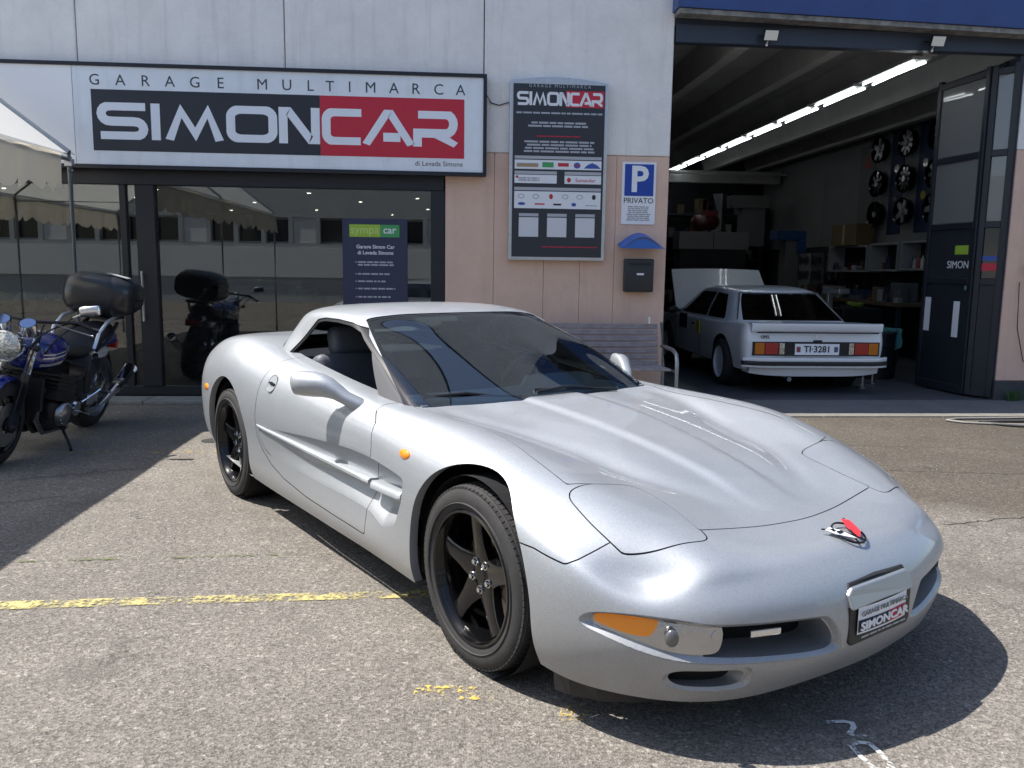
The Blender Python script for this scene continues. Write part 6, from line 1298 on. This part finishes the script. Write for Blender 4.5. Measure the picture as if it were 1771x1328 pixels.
# ================================================================ motorcycle
MC=thing('motorcycle','blue and white naked motorcycle with a black top case leaning on its side stand','motorcycle',(-3.1,7.25,0))
LE=math.radians(9.5)
def mp(p): a,s,z=p; return Vector((-3.1+s*math.cos(LE)+z*math.sin(LE),7.25-a,z*math.cos(LE)-s*math.sin(LE)))
def K(name,mt,parent=MC,**k):
    def done(m): m.v=[mp(p) for p in m.v]; return m.obj(name,mt,parent,**k)
    return done
MBL=mat('tank_blue',(.005,.014,.15),.16,coat=1); MWH=mat('stripe_silver',(.55,.56,.58),.25,.4,coat=.6); ENG=mat('engine_black',(.02,.02,.022),.45,.3); CAS=mat('case_black',(.012,.013,.016),.32,coat=.3)
def mwheel(a,R,w,spin,nm='wheel'):
    o=Vector((a,0,R)); ax=Vector((0,1,0)); wh=bpy.data.objects.new('wheel',None); wh.matrix_basis=Matrix.Translation(mp(o)-Vector((-3.1,7.25,0))); link(wh,MC)
    m=MB(); m.lathe([(-w*.5,R-.10),(-w*.52,R-.06),(-w*.4,R-.02),(-w*.2,R-.003),(0,R),(w*.2,R-.003),(w*.4,R-.02),(w*.52,R-.06),(w*.5,R-.10)],o,ax,56); K('tyre',M['rubber'],wh,smooth=50)(m)
    m=MB(); m.lathe([(-w*.42,R-.085),(-w*.45,R-.095),(-w*.3,R-.115),(w*.3,R-.115),(w*.45,R-.095),(w*.42,R-.085)],o,ax,48)
    x_,y_,d_=frame_from(ax)
    for k in range(3):
        e=x_*math.cos(2*PI*k/3+spin)+y_*math.sin(2*PI*k/3+spin); f=d_.cross(e)
        m.tube([o+e*.02,o+e*.09,o+e*(R-.105)+f*.02],[.035,.024,.020],8)
    m.lathe([(-.06,0),(-.06,.045),(.06,.045),(.06,0)],o,ax,20); K('rim',M['darkchrome'] if a<1 else M['gloss_black'],wh,smooth=50)(m)
    for s in ((-.065,.065) if a>1 else (-.065,)): m=MB(); m.lathe([(-.003,.06),(-.003,.15),(.003,.15),(.003,.06)],o+Vector((0,s,0)),ax,36,closed=True); K('brake_disc',M['steel'],wh)(m)
mwheel(0,.318,.18,.3); mwheel(1.46,.302,.12,.8)
m=MB()
for s in (-.10,.10): m.tube([(1.22,s,.93),(1.34,s,.62)],.024,12)
K('fork_stanchion',M['chrome'],smooth=60)(m); m=MB()
for s in (-.10,.10): m.tube([(1.33,s,.64),(1.46,s,.30)],.032,12); m.ell((1.46,s,.29),(.035,.03,.04),10,6)
K('fork_leg',mat('fork_black',(.03,.03,.033),.3,.5),smooth=60)(m)
m=MB(); V=[]
for i in range(15):
    a=math.radians(20+i*8.5); 
    for j in range(5): t=-1+j*.5; V.append((1.46+(.335-.02*t*t)*math.cos(a),t*.075,.302+(.335-.02*t*t)*math.sin(a)))
m.add(V,[(i*5+j,(i+1)*5+j,(i+1)*5+j+1,i*5+j+1) for i in range(14) for j in range(4)]); K('front_mudguard',MBL,smooth=80)(m)
# headlight
o=Vector((1.46,0,.835)); m=MB(); m.lathe([(-.17,0),(-.16,.05),(-.10,.092),(-.02,.105),(.0,.106)],o,(1,0,.02),32); K('headlight_bowl',M['chrome'],smooth=60)(m)
m=MB(); m.lathe([(0,.106),(.012,.107),(.014,.099),(.006,.096)],o,(1,0,.02),32,closed=True); HLr=K('headlight_ring',M['chrome'],smooth=60)(m)
m=MB(); m.lathe([(.006,.097),(.022,.06),(.028,0)],o,(1,0,.02),32); K('headlight_lens',mat('headlight_glass',(.55,.56,.55),.12,.85,bump=.9,bscale=40,coat=1,var=.5,vscale=25,obj=True),HLr,smooth=80)(m)
for s in (-.085,.085):
    m=MB(); m.lathe([(-.09,0),(-.09,.045),(-.02,.056),(.0,.056)],(1.36,s,1.0),(.55,0,.85),24); g=K('gauge',M['chrome'],smooth=50)(m); m=MB(); m.lathe([(.001,0),(.001,.050)],(1.36,s,1.0),(.55,0,.85),24); K('gauge_face',mat('gauge_glass',(.10,.16,.30),.08,.9) if 'gauge_glass' not in bpy.data.materials else bpy.data.materials['gauge_glass'],g)(m)
m=MB(); m.tube([(1.05,-.40,.98),(1.12,-.30,1.02),(1.22,-.10,1.0),(1.22,.10,1.0),(1.12,.30,1.02),(1.05,.40,.98)],.011,8); K('handlebar',M['black'],smooth=60)(m)
for s in (-1,1):
    m=MB(); m.tube([(1.12,s*.27,1.02),(1.03,s*.42,.975)],.018,10); K('grip',M['black'],smooth=60)(m)
    m=MB(); m.tube([(1.20,s*.20,1.0),(1.22,s*.28,.985),(1.12,s*.42,.945)],.0065,6); m.ell((1.12,s*.42,.945),(.011,.011,.011),8,6); K('lever',M['darkchrome'],smooth=60)(m)
    m=MB(); m.tube([(1.14,s*.25,1.02),(1.16,s*.29,1.06),(1.15,s*.36,1.10)],.0065,6); st=K('mirror_stalk',M['chrome'],smooth=60)(m)
    m=MB(); Q=Matrix.Translation((1.15,s*.395,1.125))@Matrix.Rotation(.25*s,4,'X'); m.box(-.022,.022,-.072,.072,-.036,.036,Q); K('mirror',M['chrome'],bevel=.018,seg=3,smooth=60)(m)
    m=MB(); m.ell((1.38,s*.17,.84),(.035,.022,.022),12,8); m.tube([(1.34,s*.10,.84),(1.38,s*.16,.84)],.008,6); K('indicator',M['black'],smooth=80)(m)
# tank
def loft(secs,n=20):
    m=MB(); V=[]
    for a,w_,zt,zb,p in secs:
        zc=(zt+zb)/2; h=(zt-zb)/2
        for k in range(n):
            t=2*PI*k/n; c,s=math.cos(t),math.sin(t); V.append((a,w_*math.copysign(abs(c)**p,c),zc+h*math.copysign(abs(s)**p,s)))
    L_=len(secs); m.add(V,[(i*n+k,i*n+(k+1)%n,(i+1)*n+(k+1)%n,(i+1)*n+k) for i in range(L_-1) for k in range(n)]+[tuple(range(n)),tuple((L_-1)*n+k for k in range(n-1,-1,-1))]); return m
TS=[(1.24,.05,.80,.70,.8),(1.21,.13,.855,.655,.8),(1.12,.175,.895,.635,.75),(.98,.185,.905,.63,.75),(.84,.15,.88,.66,.8),(.74,.105,.84,.70,.8),(.72,.07,.82,.72,.8)]
TK=K('fuel_tank',MBL,smooth=60)(loft(TS,28))
m=MB()
for zz,hw in ((.70,.020),(.752,.009),(.778,.007)):
    for s in (-1,1):
        V=[];n=14
        for i in range(n+1):
            a=1.20-.42*i/n; 
            for d_ in (-1,1):
                z=zz+d_*hw*(.5+.5*i/n)+.05*(i/n)**2-.01; w_=np.interp(-a,[-1.21,-1.12,-.98,-.84,-.74],[.13,.175,.185,.15,.105]); zt=np.interp(-a,[-1.21,-1.12,-.98,-.84,-.74],[.855,.895,.905,.88,.84]); zb=np.interp(-a,[-1.21,-1.12,-.98,-.84,-.74],[.655,.635,.63,.66,.70]); zc=(zt+zb)/2; h=(zt-zb)/2; q=max(-1,min(1,(z-zc)/h)); 
                sn=abs(q)**(1/.77); cs=math.sqrt(max(0,1-min(1,sn)**2)); V.append((a,s*(w_*cs**.77+.004),z))
        m.add(V,[(i*2,i*2+1,i*2+3,i*2+2) for i in range(n)])
K('tank_stripe',MWH,TK)(m)
m=MB(); m.lathe([(0,.0),(0,.028),(-.012,.03)],(1.03,0,.913),(0,0,1),16); K('filler_cap',M['chrome'],TK)(m)
K('seat',mat('seat_vinyl',(.022,.022,.026),.5,bump=.15,bscale=90,obj=True),smooth=60)(loft([(.76,.08,.80,.70,.8),(.70,.13,.825,.68,.8),(.50,.155,.825,.66,.8),(.34,.15,.865,.68,.8),(.10,.13,.905,.74,.8),(-.10,.10,.90,.80,.8),(-.14,.06,.89,.83,.8)],24))
K('side_cover',CAS,smooth=60)(loft([(.66,.10,.68,.45,.7),(.55,.15,.69,.44,.7),(.36,.14,.70,.50,.7),(.28,.10,.69,.58,.7)],20))
m=MB(); m.box(.0,.30,-.135,.135,.62,.72); K('tail_cover',MWH,bevel=.04,seg=3,smooth=60)(m); m=MB(); m.box(-.26,.02,-.09,.09,.70,.80); K('tail_piece',MBL,bevel=.03,seg=3,smooth=60)(m)
m=MB(); m.tube([(.42,.165,.74),(.38,.175,.86),(.24,.175,.945),(.02,.16,.975),(-.16,.11,.965),(-.20,0,.96),(-.16,-.11,.965),(.02,-.16,.975),(.24,-.175,.945),(.38,-.175,.86),(.42,-.165,.74)],.014,10); K('grab_rail',mat('rail_silver',(.62,.63,.65),.3,.7),smooth=60)(m)
m=MB(); m.tube([(.35,.16,.72),(.15,.165,.78),(-.12,.12,.90)],.016,8); m.tube([(.35,-.16,.72),(.15,-.165,.78),(-.12,-.12,.90)],.016,8); K('side_rail',mat('rail_dark',(.05,.05,.055),.4,.5),smooth=60)(m)
# top case
m=loft([(-.34,.17,1.24,1.02,.65),(-.32,.25,1.275,.985,.62),(-.10,.29,1.315,.965,.6),(.06,.275,1.30,.96,.62),(.13,.22,1.27,.985,.65),(.15,.15,1.23,1.03,.7)],32); TC=K('top_case',CAS,smooth=60)(m)
m=MB(); m.tube([(.155*math.cos(t)*1.5-.09,.294*math.sin(t)*1.0,1.115) for t in np.linspace(0,2*PI,36,endpoint=False)],.006,6,closed=True); K('case_seam',M['gap'],TC)(m)
m=MB(); Q=Matrix.Translation((-.02,.06,1.318))@Matrix.Rotation(-.10,4,'X'); m.box(-.05,.035,-.02,.15,-.004,.004,Q); K('case_reflector',mat('case_pad_grey',(.35,.35,.37),.35),TC,bevel=.003)(m)
m=MB(); m.box(-.28,.06,-.12,.12,.93,.955); K('case_rack',M['black'],bevel=.006)(m)
# engine, frame, pipes
m=MB(); m.cbox((.93,0,.50),(.26,.40,.20),Matrix.Rotation(-.25,4,'Y'))
for k in range(6): m.cbox((.93+.012*k,0,.43+.032*k),(.29,.43,.010),Matrix.Rotation(-.25,4,'Y'))
K('cylinder_block',ENG)(m); m=MB(); m.box(.62,1.02,-.17,.17,.17,.42); K('crankcase',ENG,bevel=.05,seg=3,smooth=60)(m)
for s in (-1,1):
    m=MB(); m.lathe([(0,.095),(.03,.09),(.05,.06),(.055,0)],(.90,s*.17,.30),(0,s,0),28); K('engine_cover',M['darkchrome'],smooth=60)(m)
    m=MB(); m.lathe([(0,.06),(.02,.055),(.025,0)],(.66,s*.17,.30),(0,s,0),24); K('clutch_cover',M['chrome'],smooth=60)(m)
    m=MB(); m.tube([(.45,s*.19,.25),(.18,s*.20,.30),(.0,s*.21,.37)],[.028,.035,.045],14); m.tube([(.0,s*.21,.37),(-.30,s*.215,.50)],[.052,.058],18); m.lathe([(.0,.058),(.012,.050),(.0,.03)],(-.30,s*.215,.50),Vector((-.30,0,.13)),18); K('silencer',M['chrome'],smooth=60)(m)
    m=MB(); m.tube([(.02,s*.262,.40),(-.20,s*.268,.49)],.018,8); K('heat_shield',M['black'],smooth=60)(m)
    m=MB(); m.tube([(1.18,s*.09,.62),(1.05,s*.12,.30),(.70,s*.12,.14)],.022,8); m.tube([(1.15,s*.06,.80),(.75,s*.12,.66),(.45,s*.13,.60),(.42,s*.13,.30)],.02,8); K('frame_tube',M['black'],smooth=60)(m)
    m=MB(); m.tube([(.48,s*.14,.36),(.02,s*.12,.318)],.024,8); K('swingarm',M['darkchrome'],smooth=60)(m); m=MB(); m.tube([(.34,s*.15,.68),(.08,s*.14,.36)],.022,10); K('shock_absorber',M['chrome'],smooth=60)(m)
    m=MB(); m.tube([(.55,s*.17,.33),(.40,s*.24,.42),(.22,s*.20,.47)],.010,6); m.box(.30,.52,s*.19-.004,s*.19+.004,.30,.38); K('footrest_plate',M['chrome'])(m)
    m=MB(); m.tube([(.66,s*.17,.28),(.66,s*.29,.27)],.014,8); m.tube([(.30,s*.18,.40),(.30,s*.29,.39)],.013,8); K('footpeg',M['darkchrome'])(m)
for k in range(4): m=MB(); s=-.12+.08*k; m.tube([(1.06,s,.52),(1.16,s,.44),(1.14,s*.9,.28),(1.0,s*.8,.16),(.6,s*.8,.13)],.018,8); K('exhaust_header',M['darkchrome'] if k in (0,3) else ENG,smooth=60)(m)
m=MB(); m.box(1.16,1.20,-.15,.15,.36,.60); K('radiator',ENG)(m)
for s,(p0,p1,p2) in ((1,((1.10,.30,1.0),(1.28,.22,.92),(1.15,.10,.70))),(1,((1.12,.26,1.01),(1.34,.12,.95),(1.25,.05,.74))),(-1,((1.10,-.30,1.0),(1.30,-.22,.90),(1.18,-.10,.66))),(1,((1.2,.12,.98),(1.42,.13,.72),(1.45,.10,.40)))):
    q=[Vector(p0)*(1-t)**2+Vector(p1)*2*t*(1-t)+Vector(p2)*t*t for t in np.linspace(0,1,9)]; m=MB(); m.tube(q,.006,6); K('control_cable',M['black'],smooth=60)(m)
m=MB()
for k in range(14): a=2*PI*k/14; m.ell((.90+.078*math.cos(a),.205,.30+.078*math.sin(a)),(.006,.006,.006),6,4)
K('cover_bolt',M['chrome'],kind='stuff')(m)
m=MB(); m.tube([(.50,.10,.34),(.02,.09,.39)],.008,6); m.tube([(.50,.10,.28),(.02,.09,.25)],.008,6); m.lathe([(-.004,.05),(-.004,.085),(.004,.085),(.004,.05)],(0,.09,.318),(0,1,0),28,closed=True); K('drive_chain',M['darkchrome'])(m)
m=MB(); m.tube([(.80,.12,.22),(.93,.26,.10),(1.04,.33,.075)],.012,8); K('side_stand',M['black'])(m)
m=MB(); m.box(-.30,-.27,-.085,.085,.66,.74); K('tail_light',bpy.data.materials['tail_lens_red'],bevel=.008)(m); m=MB(); m.tube([(-.15,0,.70),(-.32,0,.48)],.05,6); K('rear_mudguard',M['black'])(m)
# ================================================================ badge and plate sticker on the coupe
def nsurf(u,v):
    d=(tp[:,0]-u)**2+(tp[:,1]-v)**2; return tp[np.argsort(d)[:4],2].mean()
tp=V0[(V0[:,2]>.45)&(V0[:,0]>.5)]
EM=Vector((.838,.032,0)); EM.z=nsurf(EM.x,EM.y)+.006; sl=(nsurf(EM.x+.06,EM.y)-nsurf(EM.x-.06,EM.y))/.12
BM=CM@Matrix.Translation(EM)@Matrix.Rotation(-math.atan(sl),4,'Y')@Matrix.Rotation(-PI/2,4,'Z')   # local x to the right of the driver, y backwards up the nose
EMB=None
def emb(name,poly=None,mt=None,z=0,tube=None,r=.003,parent=None):
    m=MB()
    if poly: m.prism([(-a*1.2,-b*1.2) for a,b in poly],lambda a,b,h:(a,b,h),z,z+.003)
    if tube: m.tube([(-a*1.1,-b*1.1,z) for a,b in tube],r,6,closed=(name=='badge_ring'))
    m.v=[BM@Vector(p) for p in m.v]; return m.obj(name,mt,parent or B)
s_=1.25
RG=emb('badge_ring',None,M['gloss_black'],.004,[(.040*s_*math.cos(a),.040*s_*math.sin(a)) for a in np.linspace(0,2*PI,28,endpoint=False)],.0036)
# two crossed flags, one red, one white chequered
emb('badge_flag_red',[(.010,-.030),(.016,.018),(.036,.052),(.058,.040),(.050,.012),(.040,-.010)],cols['r'],.006)
emb('badge_flag_white',[(-.006,-.028),(-.020,.012),(-.046,.034),(-.070,.030),(-.052,.004),(-.028,-.014)],WH,.006)
emb('badge_staff',None,M['gloss_black'],.006,[(-.018,-.045),(.012,.0),(.055,.058)],.0028); emb('badge_staff',None,M['gloss_black'],.007,[(.018,-.045),(-.014,.0),(-.082,.040)],.0028)
for a,b in ((-.030,.006),(-.048,.020),(-.040,.006)): emb('badge_check',[(a-.005,b-.004),(a+.005,b-.004),(a+.005,b+.004),(a-.005,b+.004)],M['gloss_black'],.010)
# holder sticker: CM frame, facing forward
def PMx(v,w,x=.978+.0215): return CM@Matrix(((0,0,1,x),(1,0,0,v),(0,1,0,w),(0,0,0,1)))
PX=1.0005-.35*0
def pbox(v0,v1,w0,w1,dx,mt,nm):
    m=MB(); n=8; V=[]
    for i in range(n+1):
        v=v0+(v1-v0)*i/n; x=.998-.35*v*v+dx; V+=[(x,v,w0),(x,v,w1)]
    m.add(V,[(i*2,i*2+2,i*2+3,i*2+1) for i in range(n)]); m.v=[CM@Vector(p) for p in m.v]; return m.obj(nm,mt,B)
pbox(-.135,.135,.300,.386,.001,WH,'sticker_field'); pbox(-.132,.035,.306,.345,.002,M['signblack'],'sticker_block'); pbox(.035,.132,.306,.345,.002,M['red'],'sticker_block')
textobj('SIMON',.036,WH,B,PMx(-.050,.3255,1.0022)@Matrix.Diagonal((1.45,1,1,1)),name='lettering',bold=.0012); textobj('CAR',.036,WH,B,PMx(.084,.3255,1.0012)@Matrix.Diagonal((1.45,1,1,1)),name='lettering',bold=.0012)
textobj('GARAGE MULTIMARCA',.0225,mat('sticker_grey',(.20,.21,.22),.5),B,PMx(0,.366,1.0015)@Matrix.Diagonal((1.1,1,1,1)),name='lettering')
m=MB(); r=random.Random(2); v=-.12
while v<.11: l=r.uniform(.015,.04); m.box(0.9985,.9995,v,v+l,.288,.293); v+=l+.006
cobj(m,'small_print',GREYP,B)
